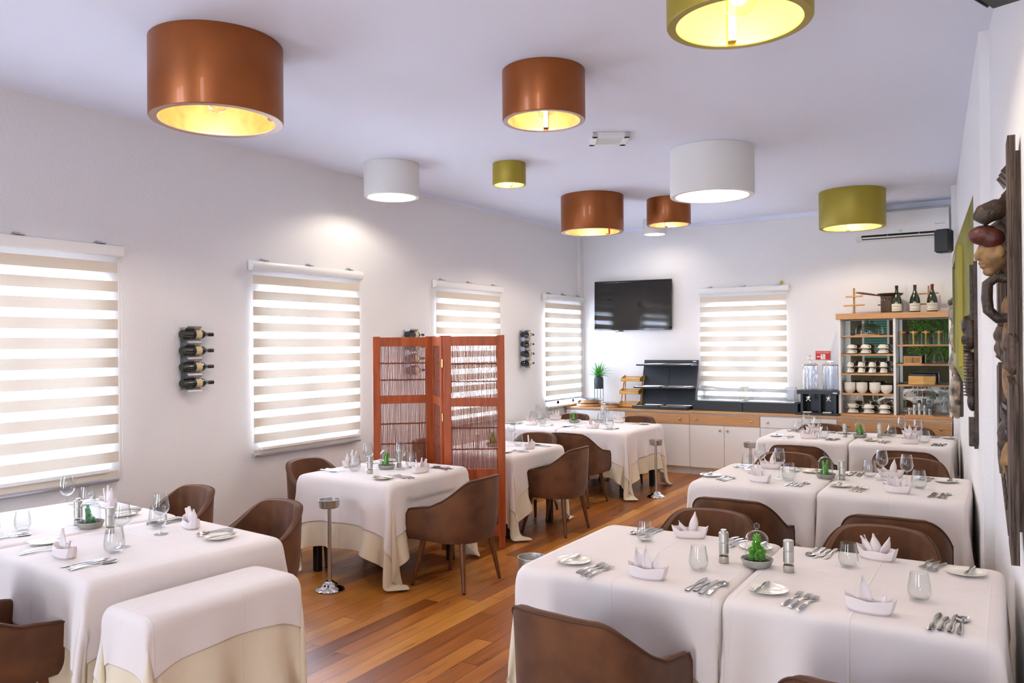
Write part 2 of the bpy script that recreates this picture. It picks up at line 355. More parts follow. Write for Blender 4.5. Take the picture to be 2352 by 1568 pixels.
# ------------------------------------------------------------------ room shell
def wall_x(y):  # face of the far right wall / near right wall
    return 5.488-.0711*(y-5.215) if y > 5.2 else 5.54-.085*(y-5.2)
b = MB(); b.add([(-.3, -3.3, 0), (6.6, -3.3, 0), (6.6, 11.5, 0), (-.3, 11.5, 0)], [(0, 1, 2, 3)]); b.add([(-.3, -3.3, -.1), (6.6, -3.3, -.1), (6.6, 11.5, -.1), (-.3, 11.5, -.1)], [(3, 2, 1, 0)])
struct(b.build('floor', 'floor'))
b = MB().box((3.15, 4.1, CEIL+.06), (7.0, 15, .12)); struct(b.build('ceiling', 'ceiling'))
T = .25
def wall_cut(bm_, axis, pos, t, a0, a1, cuts, h=CEIL):
    """wall slab along axis with rectangular openings (a, b, z0, z1)"""
    def bx(a, b_, z0, z1):
        if b_-a < 1e-4 or z1-z0 < 1e-4: return
        c = ((a+b_)/2, (z0+z1)/2)
        if axis == 'y': bm_.box((pos+t/2, c[0], c[1]), (abs(t), b_-a, z1-z0))
        else: bm_.box((c[0], pos+t/2, c[1]), (b_-a, abs(t), z1-z0))
    cur = a0
    for a, b_, z0, z1 in sorted(cuts):
        bx(cur, a, 0, h); bx(a, b_, 0, z0); bx(a, b_, z1, h); cur = b_
    bx(cur, a1, 0, h)
w = MB(); wall_cut(w, 'y', 0, -T, -3.0, L_Y+T, [(a, b_, WZ0, WZ1) for a, b_ in WIN]+[(-1.2, .6, .93, 2.22)]); struct(w.build('wall_left', 'wall'))
w = MB(); wall_cut(w, 'x', L_Y, T, 0, 6.2, [(2.02, 3.0, WZ0, WZ1)]); struct(w.build('wall_back', 'wall'))
w = MB(); wall_cut(w, 'x', -3.0, -T, -.25, 6.6, [(.1, 1.6, .2, 2.5), (4.65, 5.75, .05, 2.6)]); struct(w.build('wall_front', 'stone'))
P = [(wall_x(5.2001), 5.2), (wall_x(L_Y), L_Y), (6.2, L_Y), (6.2, 5.2)]
w = MB().prism(P, 0, CEIL); struct(w.build('wall_right', 'wall'))
P = [(wall_x(5.2), 5.2), (wall_x(-3), -3), (6.6, -3), (6.6, 5.2)]
w = MB().prism(P, 0, CEIL); struct(w.build('wall_right_near', 'wall'))
w = MB().prism([(5.085, 10.14), (wall_x(10.14)+.01, 10.14), (wall_x(11.14)+.01, 11.15), (5.085, 11.15)], 0, CEIL); struct(w.build('trim_1', 'wall'))
w = MB().prism([(0, 11.02), (.04, 11.02), (.04, 11.15), (0, 11.15)], 0, CEIL); struct(w.build('trim_2', 'wall'))
# cornice strip of the back wall and left wall
w = MB().box((2.55, L_Y-.012, CEIL-.03), (5.1, .024, .06)); struct(w.build('trim_3', 'ceiling'))
w = MB().box((.005, 9.0, CEIL-.02), (.01, 4.3, .04)); struct(w.build('trim_4', 'ceiling'))
def window(n, axis, a, b_, z0, z1, pos, sgn, mull=True, mat='plastic'):
    e = bpy.data.objects.new('window_%d' % n, None); COL.objects.link(e); struct(e)
    f = MB(); t = .05
    def bx(m_, c, w_, h_, d_=.06, off=.12):
        if axis == 'y': m_.box((pos+sgn*off, c[0], c[1]), (d_, w_, h_))
        else: m_.box((c[0], pos+sgn*off, c[1]), (w_, d_, h_))
    ca, cz = (a+b_)/2, (z0+z1)/2
    for q in (a+t/2, b_-t/2)+((ca,) if mull else ()): bx(f, (q, cz), t if q != ca else .07, z1-z0)
    for q in (z0+t/2, z1-t/2): bx(f, (ca, q), b_-a, t)
    if mull: bx(f, (ca, z0+(z1-z0)*.0+.30), b_-a, .03)
    f.build('window_frame', mat, e)
    g = MB(); bx(g, (ca, cz), b_-a-.02, z1-z0-.02, .004, .125); g.build('pane', 'pane', e)
    s = MB()
    if axis == 'y': s.box((pos+sgn*.02, ca, z0-.012), (.16, b_-a+.06, .024))
    else: s.box((ca, pos+sgn*.02, z0-.012), (b_-a+.06, .16, .024))
    s.build('window_sill', 'plastic', e)
for i, (a, b_) in enumerate(WIN): window(i+1, 'y', a, b_, WZ0, WZ1, 0, -1)
window(5, 'x', 2.02, 3.0, WZ0, WZ1, L_Y, 1)
window(6, 'y', -1.2, .6, .93, 2.22, 0, -1)
window(7, 'x', .1, 1.6, .2, 2.5, -3.0, -1)
window(8, 'x', 4.65, 5.75, .05, 2.6, -3.0, -1, mull=False)
lv = thing('louvered_shutter', (2.35, -2.9, 0), 'green slatted shutter by the window behind the camera seen in the cabinet mirror', 'shutter')
m_ = MB()
for k in range(16): m_.box((0, 0, 1.35+k*.07), (.62, .02, .05), rx=.5)
m_.build('slat_panel', 'louver', lv); m_ = MB()
for q in (-.33, .33): m_.box((q, 0, 1.85), (.05, .04, 1.3))
m_.build('shutter_frame', 'white', lv)
# green plant wall behind the camera (seen in the display cabinet mirror)
m_ = MB(); rr = random.Random(3)
for k in range(2200):
    x = rr.uniform(-.65, .65); z = rr.uniform(1.3, 3.1); y = rr.uniform(.0, .16); s_ = rr.uniform(.03, .06); a = rr.uniform(0, 6.3); t = rr.uniform(-.9, .9)
    d = Vector((math.cos(a)*.8, .5+.3*math.cos(t), math.sin(a))).normalized()*s_; n_ = Vector((math.sin(a), t*.5, -math.cos(a))).normalized()*s_*.35; p = Vector((x, y, z))
    m_.add([p, p+d*.5+n_, p+d, p+d*.5-n_], [(0, 1, 2, 3)])
pw = m_.build('plant_wall', 'leaf', weld=False); pw.location = (3.85, -2.98, 0)
tag(pw, 'green leafy plant wall reflected in the mirror of the glass cabinet', 'plant', kind='stuff')

# ------------------------------------------------------------------ blinds
def blind(axis, a, b_, ztop, zbot, pos, sgn, label, chain_right=True, tilt=0):
    """a..b_ = span along the wall; headrail top at ztop"""
    ctr = (a+b_)/2; w_ = b_-a
    if axis == 'y': root = thing('zebra_blind', (pos, ctr, ztop), label, 'blind', rz=PI/2)
    else: root = thing('zebra_blind', (ctr, pos, ztop), label, 'blind', rz=0)
    root['group'] = 'zebra blinds on the windows'
    # local: x along the wall, -y into the room, z from the top of the headrail
    # (axis y: rz=90deg maps local -y to +x world, local x to +y)
    pr_ = [(-.012, 0), (-.012, -.085), (-.04, -.088), (-.066, -.078), (-.078, -.055), (-.078, -.03), (-.066, -.008), (-.045, 0)]
    h = MB(); n = len(pr_); A = [(-w_/2, y, z) for y, z in pr_]+[(w_/2, y, z) for y, z in pr_]
    h.add(A, [tuple(range(n)), tuple(range(2*n-1, n-1, -1))]+[(i, (i+1) % n, n+(i+1) % n, n+i) for i in range(n)]); h.build('headrail', 'plastic', root)
    for q in ((-w_/2+.16), 0, (w_/2-.16)):
        MB().box((q, -.03, .006), (.07, .05, .006)).box((q, -.012, .012), (.035, .02, .02)).build('bracket', 'alu', root)
    hh = ztop-.085-zbot
    fb = MB().grid([[(-w_/2+.02+(w_-.055)*i/12, 0, -hh*j/24) for j in range(25)] for i in range(13)])
    fo = fb.build('fabric', 'zebra', root); fo.location = (0, -.045, -.085)
    br = MB().box((-.0075, -.045, -.085-hh-.012), (w_-.05, .022, .03), bev=.008); br.build('bottom_rail', 'alu', root)
    ch = MB(); x0 = w_/2-.012
    zlen = hh+.12
    for dx in (0, .022):
        zz = -.09
        while zz > -zlen: ch.sphere((x0+dx-.011, -.04, zz), .0028, 5, 3); zz -= .0105
    ch.build('chain', 'plastic', root)
    return root
ZT, ZB = 2.53, .845
blind('y', 2.10, 3.55, ZT, ZB-.02, 0, -1, 'zebra blind on the leftmost window above the front left table')
blind('y', 4.74, 6.14, ZT, ZB, 0, -1, 'zebra blind between the left bottle rack and the folding screen')
blind('y', 7.36, 8.78, ZT, ZB, 0, -1, 'zebra blind half hidden behind the wooden folding screen')
blind('y', 9.90, 11.14, ZT-.03, .99, 0, -1, 'narrow looking zebra blind in the far left corner beside the television')
blind('x', 1.875, 3.12, 2.555, .96, L_Y, 1, 'zebra blind on the back wall above the food covers')
t_ = MB().box((3.02, L_Y-.03, 2.585), (.035, .02, .045), bev=.003, rz=.3).build('yellow_tag', 'yellow'); tag(t_, 'small yellow tag on top of the back wall blind', 'tag')

# ------------------------------------------------------------------ ceiling lamps
def lamp(kind, x, y, r, h, label, power, rot=0):
    out_m, in_m, rim_m = {'copper': ('copper', 'gold', 'copperrim'), 'olive': ('olive', 'yellow', 'olive'), 'white': ('whshade', 'whlining', 'whshade')}[kind]
    root = thing('ceiling_lamp', (x, y, CEIL), label, 'ceiling lamp', rz=rot, group='drum lamps on the ceiling')
    t = r*.13; n = 72
    MB().lathe([(r-.004, 0), (r, -.004), (r, -h+.006), (r-.004, -h)], n=n).build('lamp_shade', out_m, root)
    MB().lathe([(r-.004, -h), (r-t, -h), (r-t-.003, -h+.004)], n=n).build('rim', rim_m, root)
    MB().lathe([(r-t-.003, -h+.004), (r-t-.004, -h+.012), (r-t, -h+.02), (r-t, -.02), (0.001, -.02)], n=n).build('lining', in_m, root)
    MB().box((0, r-t-.02, -h/2-.01), (r*.12, .03, h-.05)).build('wiring_cover', in_m, root)
    bz = -h*.70; br = min(.08, r*.28)
    MB().cyl((0, 0, -.02), (0, 0, bz+br*1.35), .022, n=16).build('lamp_holder', 'whlining', root)
    prof = [(.018, br*1.4), (.024, br*1.2)]+[(br*math.sin(a), br*math.cos(a)) for a in [PI*(.18+.82*i/12) for i in range(13)]]
    bl = MB().lathe(prof, (0, 0, bz), 24).build('bulb', 'glass', root)
    MB().sphere((0, 0, bz), (.016, .016, .03), 10, 7).build('filament', 'bulbglow', bl)
    l = bpy.data.lights.new('lamp_light', 'POINT'); l.energy = power; l.color = (1, .86, .68) if kind != 'white' else (1, .90, .78); l.shadow_soft_size = .04
    lo = bpy.data.objects.new('lamp_light', l); COL.objects.link(lo); lo.location = (0, 0, bz); lo.parent = root
KP = 1.15
lamp('copper', 1.783, 3.03, .365, .438, 'large copper drum lamp nearest the camera at upper left', 26*KP, -.9)
lamp('copper', 3.129, 4.439, .262, .316, 'medium copper drum lamp left of the ceiling vent', 16*KP, .45)
lamp('copper', 1.494, 8.484, .364, .419, 'large copper drum lamp further back, left of the large white one', 26*KP, -.2)
lamp('copper', 2.172, 9.167, .259, .309, 'copper drum lamp partly hidden by the large white drum lamp', 14*KP, .5)
lamp('olive', 4.66, 3.40, .30, .38, 'olive yellow drum lamp cut off by the top edge', 20*KP, .4)
lamp('olive', 1.583, 6.511, .159, .206, 'small olive drum lamp above the folding screen', 8*KP, .4)
lamp('olive', 4.101, 9.887, .356, .418, 'large olive drum lamp in front of the air conditioner', 22*KP, .3)
lamp('white', .635, 5.916, .261, .316, 'medium white drum lamp close to the left wall', 12*KP)
lamp('white', 3.373, 7.056, .367, .417, 'large white drum lamp in the middle of the ceiling', 30*KP)
lamp('white', 1.443, 10.556, .157, .208, 'tiny white drum lamp furthest back above the television', 6*KP)
# ceiling vent
v = thing('ceiling_vent', (2.80, 6.13, CEIL), 'square white ceiling vent with grey grille', 'vent', rz=.55)
m_ = MB()
for a, b_, c, d in ((-.13, 0, .05, .31), (.13, 0, .05, .31), (0, -.13, .31, .05), (0, .13, .31, .05)): m_.box((a, b_, -.02), (c, d, .04), bev=.004)
m_.build('frame', 'plastic', v); m_ = MB()
for k in range(11): m_.box((0, -.1+k*.02, -.034), (.22, .006, .008))
m_.build('grille', 'plastic', v); MB().box((0, 0, -.012), (.22, .22, .004)).lathe([(.03, -.02), (.06, -.024), (.06, -.018)]).build('fan', 'grille', v)
# air conditioner
ac = thing('air_conditioner', (4.495, L_Y, 3.05), 'white split air conditioner high on the back wall', 'air conditioner')
pr_ = [(0, 0), (-.10, -.0), (-.19, .05), (-.215, .11), (-.215, .31), (-.20, .335), (0, .335)]; n = len(pr_)
MB().add([(-.525, y, z) for y, z in pr_]+[(.525, y, z) for y, z in pr_], [tuple(range(n)), tuple(range(2*n-1, n-1, -1))]+[(i, (i+1) % n, n+(i+1) % n, n+i) for i in range(n)]).build('body', 'plastic', ac)
MB().box((.0, -.163, .044), (.90, .075, .03), rx=-.50).build('outlet', 'black', ac)
MB().box((.0, -.19, .030), (.88, .045, .005), rx=-.2).build('flap', 'plastic', ac)
m_ = MB()
for q in (-.15, .2): m_.box((q, -.19, .05), (.006, .02, .05))
m_.build('vane', 'plastic', ac)
text('LG', .03, ac, (.0, -.2165, .09), (PI/2, 0, 0)); text('DUAL Inverter', .018, ac, (.43, -.2165, .145), (PI/2, 0, 0))
# wall speaker
def speaker(loc, rz, w_, h_, label, tilt=0):
    s_ = thing('wall_speaker', loc, label, 'speaker', rz=rz)
    MB().box((0, 0, 0), (w_, .15, h_), bev=.02, rx=tilt).build('case', 'soundgreen', s_)
    MB().box((0, -.078, 0), (w_*.9, .008, h_*.92), bev=.003, rx=tilt).build('grille', 'blackmat', s_)
    MB().box((0, .1, 0), (.03, .07, .05)).build('bracket', 'black', s_)
speaker((5.035, 9.75, 2.845), .9+PI*0-1.2, .15, .25, 'small dark speaker on the right wall beside the olive frame')
speaker((5.615, 3.30, 3.12), -PI/2-.35, .15, .31, 'black speaker cut off at the top right corner')

# ------------------------------------------------------------------ television
tv = thing('television', (.867, L_Y-.05, 2.35), 'flat black television on the back wall', 'television', rz=0)
TW, TH = 1.23, .735
m_ = MB(); fr = .024
m_.box((0, .018, 0), (TW-.02, .04, TH-.02), bev=.004); m_.build('back_case', 'black', tv)
m_ = MB()
for c, d in (((0, -.006, TH/2-fr/2), (TW, .016, fr)), ((0, -.006, -TH/2+.024), (TW, .016, .048)), ((-TW/2+fr/2, -.006, 0), (fr, .016, TH-.05)), ((TW/2-fr/2, -.006, 0), (fr, .016, TH-.05))): m_.box(c, d, bev=.003)
m_.build('bezel', 'tvglass', tv); MB().box((0, -.003, .012), (TW-.04, .012, TH-.06)).build('screen', 'tvglass', tv)
MB().box((-.18, .0, -TH/2-.012), (.07, .02, .02)).tube([(-.2, 0, -TH/2-.015), (-.25, 0, -TH/2-.03), (-.28, .01, -TH/2-.01)], .003, 6).build('cable', 'black', tv)
tv.rotation_euler = (0, .01, 0)

# ------------------------------------------------------------------ bottle racks
def lay_bottle(root_name, loc, rz, label, group):
    b_ = thing(root_name, loc, label, 'bottle', rz=rz, group=group)
    prof = [(.0, -.1), (.03, -.098), (.037, -.09), (.037, .085), (.034, .105), (.02, .13), (.0145, .15), (.0145, .165)]
    MB().lathe(prof, axis='x', n=24).build('bottle_body', 'bottle', b_)
    MB().lathe([(.0152, .15), (.0155, .2), (.0, .202)], axis='x', n=20).build('foil_cap', 'foil', b_)
    MB().lathe([(.0374, .02), (.0374, .075)], axis='x', n=24).build('label_paper', 'labely', b_)
    MB().lathe([(.0373, -.01), (.0373, .02)], axis='x', n=24).build('label_band', 'foil', b_)
    return b_
lb = None
def rack(y, z, name):
    global lb
    r_ = thing('bottle_rack', (0, y, z), 'silver wall rack holding four bottles, '+name, 'bottle rack', group='silver bottle racks on the left wall')
    m_ = MB(); P = []
    for i in range(97):
        t = i/96; zz = .26-.52*t; ph = math.cos(2*PI*4*(t-.0))
        P.append(zz)
    # wavy band: comes forward between the bottles
    front = [(.055+.045*math.cos(2*PI*(zz)/.13), zz) for zz in P]
    m_.grid([[(x+.0, yy, zz) for x, zz in front] for yy in (-.065, -.02, .02, .065)])
    m_.grid([[(x+.004, yy, zz) for x, zz in front] for yy in (-.065, .065)])
    m_.build('wavy_band', 'alu', r_); MB().box((.004, 0, 0), (.008, .13, .50)).build('back_plate', 'alu', r_)
    for k in range(4):
        zz = .195-.13*k; lab = '%s bottle lying in the rack %s' % (('top', 'second', 'third', 'bottom')[k], name); loc = (.062, y+.0, z+zz)
        if lb is None: lb = lay_bottle('wine_bottle', loc, PI/2, lab, 'bottles in the wall racks')
        else: dup(lb, loc, PI/2, lab)
rack(4.13, 1.685, 'between the two left windows'); rack(6.92, 1.70, 'behind the folding screen'); rack(9.36, 1.72, 'right of the folding screen')
# ------------------------------------------------------------------ draped cloths (small cloth solver)
def drape(w, d, drop, h, res=.020, seed=1, xmin=None, xmax=None, ymin=None, ymax=None, push=(), steps=150, iters=12, wallf=None, drops=None):
    """square cloth over a box of w x d with its top at h (local centre 0,0). Returns grid of points and rest coords."""
    dl, dr, dn, df = drops or (drop,)*4
    r = .012; hw, hd = w/2, d/2
    def axis(h_, da, db):
        ni = max(6, round(2*h_/.05)); inner = np.linspace(-h_, h_, ni+1)
        na = max(2, round(da/res)); nb = max(2, round(db/res))
        return np.concatenate([-h_-np.linspace(da, 0, na, endpoint=False), inner, h_+np.linspace(0, db, nb+1)[1:]])
    us, vs = axis(hw, dl, dr), axis(hd, dn, df)
    Uu, Vv = np.meshgrid(us, vs, indexing='ij'); ex = np.maximum(np.abs(Uu)-hw, 0)*np.sign(Uu); ey = np.maximum(np.abs(Vv)-hd, 0)*np.sign(Vv)
    rs = np.random.RandomState(seed)
    mn = np.minimum(np.abs(ex), np.abs(ey)); mx = np.maximum(np.abs(ex), np.abs(ey)); L_ = np.sqrt(ex**2+ey**2)
    P = np.zeros(Uu.shape+(3,))
    P[..., 0] = np.clip(Uu, -hw, hw)+np.sign(ex)*(.006+.02*np.minimum(1, mx/.1)+.6*mn*(np.abs(ex) > 0))
    P[..., 1] = np.clip(Vv, -hd, hd)+np.sign(ey)*(.006+.02*np.minimum(1, mx/.1)+.6*mn*(np.abs(ey) > 0))
    P[..., 2] = h-mx*.97-mn*.25
    # seeds of soft vertical folds
    for k in range(5):
        fq = rs.uniform(5, 16); ph = rs.uniform(0, 6.28, 2); am = rs.uniform(.002, .008)
        P[..., 1] += np.sign(ey)*am*np.sin(fq*Uu+ph[0])*np.minimum(1, np.abs(ey)/.3)
        P[..., 0] += np.sign(ex)*am*np.sin(fq*Vv+ph[1])*np.minimum(1, np.abs(ex)/.3)
    top = (ex == 0) & (ey == 0); P[top] = np.stack([Uu, Vv, np.full_like(Uu, h)], -1)[top]
    inv = np.where(top, 0., 1.)
    Q = P.copy(); C = []
    R3 = np.stack([Uu, Vv, 0*Uu], -1)
    def con(sa, sb, k):
        l = np.linalg.norm(R3[sa]-R3[sb], axis=-1); wa = inv[sa]; wb = inv[sb]; ws = wa+wb; ws = np.where(ws == 0, 1, ws); C.append((sa, sb, l, (k*wa/ws)[..., None], (k*wb/ws)[..., None]))
    nx, ny = Uu.shape
    for p_ in (0, 1):
        n_ = (nx-p_)//2; con((slice(p_, p_+2*n_, 2),), (slice(p_+1, p_+2*n_+1, 2),), 1.)
        n_ = (ny-p_)//2; con((slice(None), slice(p_, p_+2*n_, 2)), (slice(None), slice(p_+1, p_+2*n_+1, 2)), 1.)
    for p_ in (0, 1):
        n_ = (nx-p_)//2; a, b_ = slice(p_, p_+2*n_, 2), slice(p_+1, p_+2*n_+1, 2)
        con((a, slice(0, ny-1)), (b_, slice(1, ny)), .35); con((a, slice(1, ny)), (b_, slice(0, ny-1)), .35)
    I = np.arange(nx-2); J = np.arange(ny-2)
    for g in (0, 1):
        i = I[(I//2) % 2 == g]; con((i,), (i+2,), .3); j = J[(J//2) % 2 == g]; con((slice(None), j), (slice(None), j+2), .3)
    g_ = -9.8*(1/50)**2
    noise = rs.normal(0, .0006, P.shape)*inv[..., None]
    for st in range(steps):
        vel = (P-Q)*.93; Q = P.copy(); P = P+vel*inv[..., None]; P[..., 2] += g_*inv
        if st == 5: P += noise*3
        for it in range(iters):
            for sa, sb, l, ka, kb in C:
                dlt = P[sb]-P[sa]; dist = np.linalg.norm(dlt, axis=-1)+1e-9; cor = (dlt*((dist-l)/dist)[..., None]); P[sa] += cor*ka; P[sb] -= cor*kb
            # collision with the table box
            X, Y, Z = P[..., 0], P[..., 1], P[..., 2]
            ins = (np.abs(X) < hw+r) & (np.abs(Y) < hd+r) & (inv > 0) & (Z < h-.001)
            dx = hw+r-np.abs(X); dy = hd+r-np.abs(Y)
            sx = ins & (dx <= dy); sy = ins & (dx > dy)
            X[sx] = np.sign(X[sx])*(hw+r); Y[sy] = np.sign(Y[sy])*(hd+r)
            np.minimum(Z, h, out=Z)
            for (x0, x1, y0, y1, z1, ax, val) in push:
                m_ = (X > x0) & (X < x1) & (Y > y0) & (Y < y1) & (Z < z1) & (inv > 0)
                if ax == 'x-': X[m_] = np.minimum(X[m_], val)
                if ax == 'y-': Y[m_] = np.minimum(Y[m_], val)
                if ax == 'y+': Y[m_] = np.maximum(Y[m_], val)
                if ax == 'x+': X[m_] = np.maximum(X[m_], val)
            f = inv > 0
            if xmin is not None: X[f] = np.maximum(X[f], (xmin-np.maximum(0, -Y-hd-.025)*2.0)[f])
            if xmax is not None: X[f] = np.minimum(X[f], xmax)
            if ymin is not None: Y[f] = np.maximum(Y[f], ymin)
            if ymax is not None: Y[f] = np.minimum(Y[f], ymax)
            if wallf is not None: X[f] = np.minimum(X[f], wallf(Y)[f])
            Z[f] = np.maximum(Z[f], .02)
    return P, ex, ey
def grid_obj(P, name, mat, parent=None, mask=None, sub=1, thick=.0016):
    nx, ny = P.shape[:2]; idx = -np.ones((nx, ny), int); vs = []; fs = []
    if mask is None: mask = np.ones((nx, ny), bool)
    idx[mask] = np.arange(mask.sum()); vs = P[mask].tolist()
    q = mask[:-1, :-1] & mask[1:, :-1] & mask[1:, 1:] & mask[:-1, 1:]
    A = np.stack([idx[:-1, :-1], idx[1:, :-1], idx[1:, 1:], idx[:-1, 1:]], -1)[q]
    me = bpy.data.meshes.new(name); me.from_pydata(vs, [], A.tolist()); me.materials.append(M[mat])
    me.polygons.foreach_set('use_smooth', [True]*len(me.polygons))
    o = bpy.data.objects.new(name, me); COL.objects.link(o); o.parent = parent
    s = o.modifiers.new('thickness', 'SOLIDIFY'); s.thickness = thick; s.offset = 1
    if sub: s = o.modifiers.new('smooth', 'SUBSURF'); s.levels = sub; s.render_levels = sub
    return o
def normals(P):
    du = np.gradient(P, axis=0); dv = np.gradient(P, axis=1); n = np.cross(du, dv); n /= np.linalg.norm(n, axis=-1, keepdims=True)+1e-9; return n
TH_ = .765
def table(cx, cy, w, d, rz, name, seed, legs=True, h=TH_, drop=.47, drop2=.29, legmat='blackleg', top2=True, legr=.028, **kw):
    t = thing('dining_table', (cx, cy, 0), 'table under cloths: '+name, 'table', rz=rz, group='cloth covered tables')
    MB().box((0, 0, h-.025), (w-.01, d-.01, .034), bev=.008).build('tabletop', 'blackleg', t)
    MB().box((0, 0, h-.065), (w-.2, d-.2, .05)).build('apron', 'blackleg', t)
    for sx in (-1, 1):
        for sy in (-1, 1):
            MB().box((sx*(w/2-.10), sy*(d/2-.10), (h-.04)/2), (legr*2, legr*2, h-.04), bev=.006).build('leg', legmat, t)
    P, ex, ey = drape(w, d, drop, h-.003, seed=seed, **kw)
    n_ = normals(P)
    if n_[P.shape[0]//2, P.shape[1]//2, 2] < 0: n_ = -n_
    u = grid_obj(P, 'under_cloth', 'cloth2'); u.location = (cx, cy, 0); u.rotation_euler = (0, 0, rz)
    tag(u, 'long beige under cloth on '+name, 'tablecloth', 'beige under cloths')
    if top2:
        m_ = (np.abs(ex) < drop2) & (np.abs(ey) < drop2)
        P2 = P+n_*.0065
        P2[..., 2] = np.maximum(P2[..., 2], 0)
        o = grid_obj(P2, 'tablecloth', 'cloth', mask=m_); o.location = (cx, cy, 0); o.rotation_euler = (0, 0, rz)
        tag(o, 'white top cloth over '+name, 'tablecloth', 'white top cloths')
def pair(cx, cy, w, d, rz, na, nb, seed, kwa={}, kwb={}):
    g = .012; c, s = math.cos(rz), math.sin(rz); wt = w/2-g
    for sg, nm, kw, sd in ((-1, na, dict(kwa), seed), (1, nb, dict(kwb), seed+1)):
        ox = sg*w/4; lim = w/4-.0085
        if sg < 0: kw['xmax'] = lim
        else: kw['xmin'] = -lim
        table(cx+c*ox, cy+s*ox, wt, d, rz, nm, sd, **kw)
FR, MR, BR = 'the front right table', 'the middle right table', 'the back right table'
def wf(cx, cy, m=.02):
    return lambda Y: np.where(Y+cy > 5.2, 5.488-.0711*(Y+cy-5.215), 5.54-.085*(Y+cy-5.2))-cx-m
pair(4.645, 3.635, 1.88, 1.0, 0, 'the front right table, left half', 'the front right table, right half by the wall', 11, kwa=dict(drop2=.25, drop=.52), kwb=dict(drop2=.25, drop=.52, wallf=wf(4.645+.47, 3.635)))
pair(4.505, 6.21, 1.76, 1.08, 0, 'the middle right table, left half', 'the middle right table, right half by the wall', 21, kwb=dict(wallf=wf(4.505+.44, 6.21)))
pair(4.235, 9.15, 1.80, 1.06, 0, 'the back right table, left half', 'the back right table, right half by the wall', 31, kwb=dict(wallf=wf(4.235+.45, 9.15)))
table(1.30, 5.015, .93, .98, 0, 'the square table before the folding screen', 41, push=[(.2, 1, -.3, .3, .62, 'x-', .46)])
table(1.315, 6.69, .92, .98, 0, 'the square table behind the folding screen', 42, ymin=-.56, push=[(.2, 1, -.2, .36, .6, 'x-', .38)])
pair(.99, 9.05, 1.82, 1.1, 0, 'the far left corner table, left half', 'the far left corner table, right half by the steel stand', 51, kwa=dict(xmin=-.50))
T1R = math.radians(-5.5); T1C = (1.305, 2.57)
def t1(x, y):
    c, s = math.cos(T1R), math.sin(T1R); return (T1C[0]+c*x-s*y, T1C[1]+s*x+c*y)
# the front left table: two tables side by side (seam runs along y)
for sg, nm, sd in ((-1, 'the front left table, half by the window', 61), (1, 'the front left table, half beside the low bench', 62)):
    ox = sg*.5; x_, y_ = t1(ox, 0)
    table(x_, y_, .976, 1.0, T1R, nm, sd, **({'xmax': .4965} if sg < 0 else {'xmin': -.4965, 'xmax': .515, 'drops': (.47, .40, .47, .47), 'drop2': .25}))
# low side table with its own cloths
table(2.535, 2.365, .31, .76, math.radians(-3), 'the low narrow side table beside the front left table', 71, h=.685, drop=.44, drop2=.165, legmat='legwood', legr=.022, xmin=-.168)

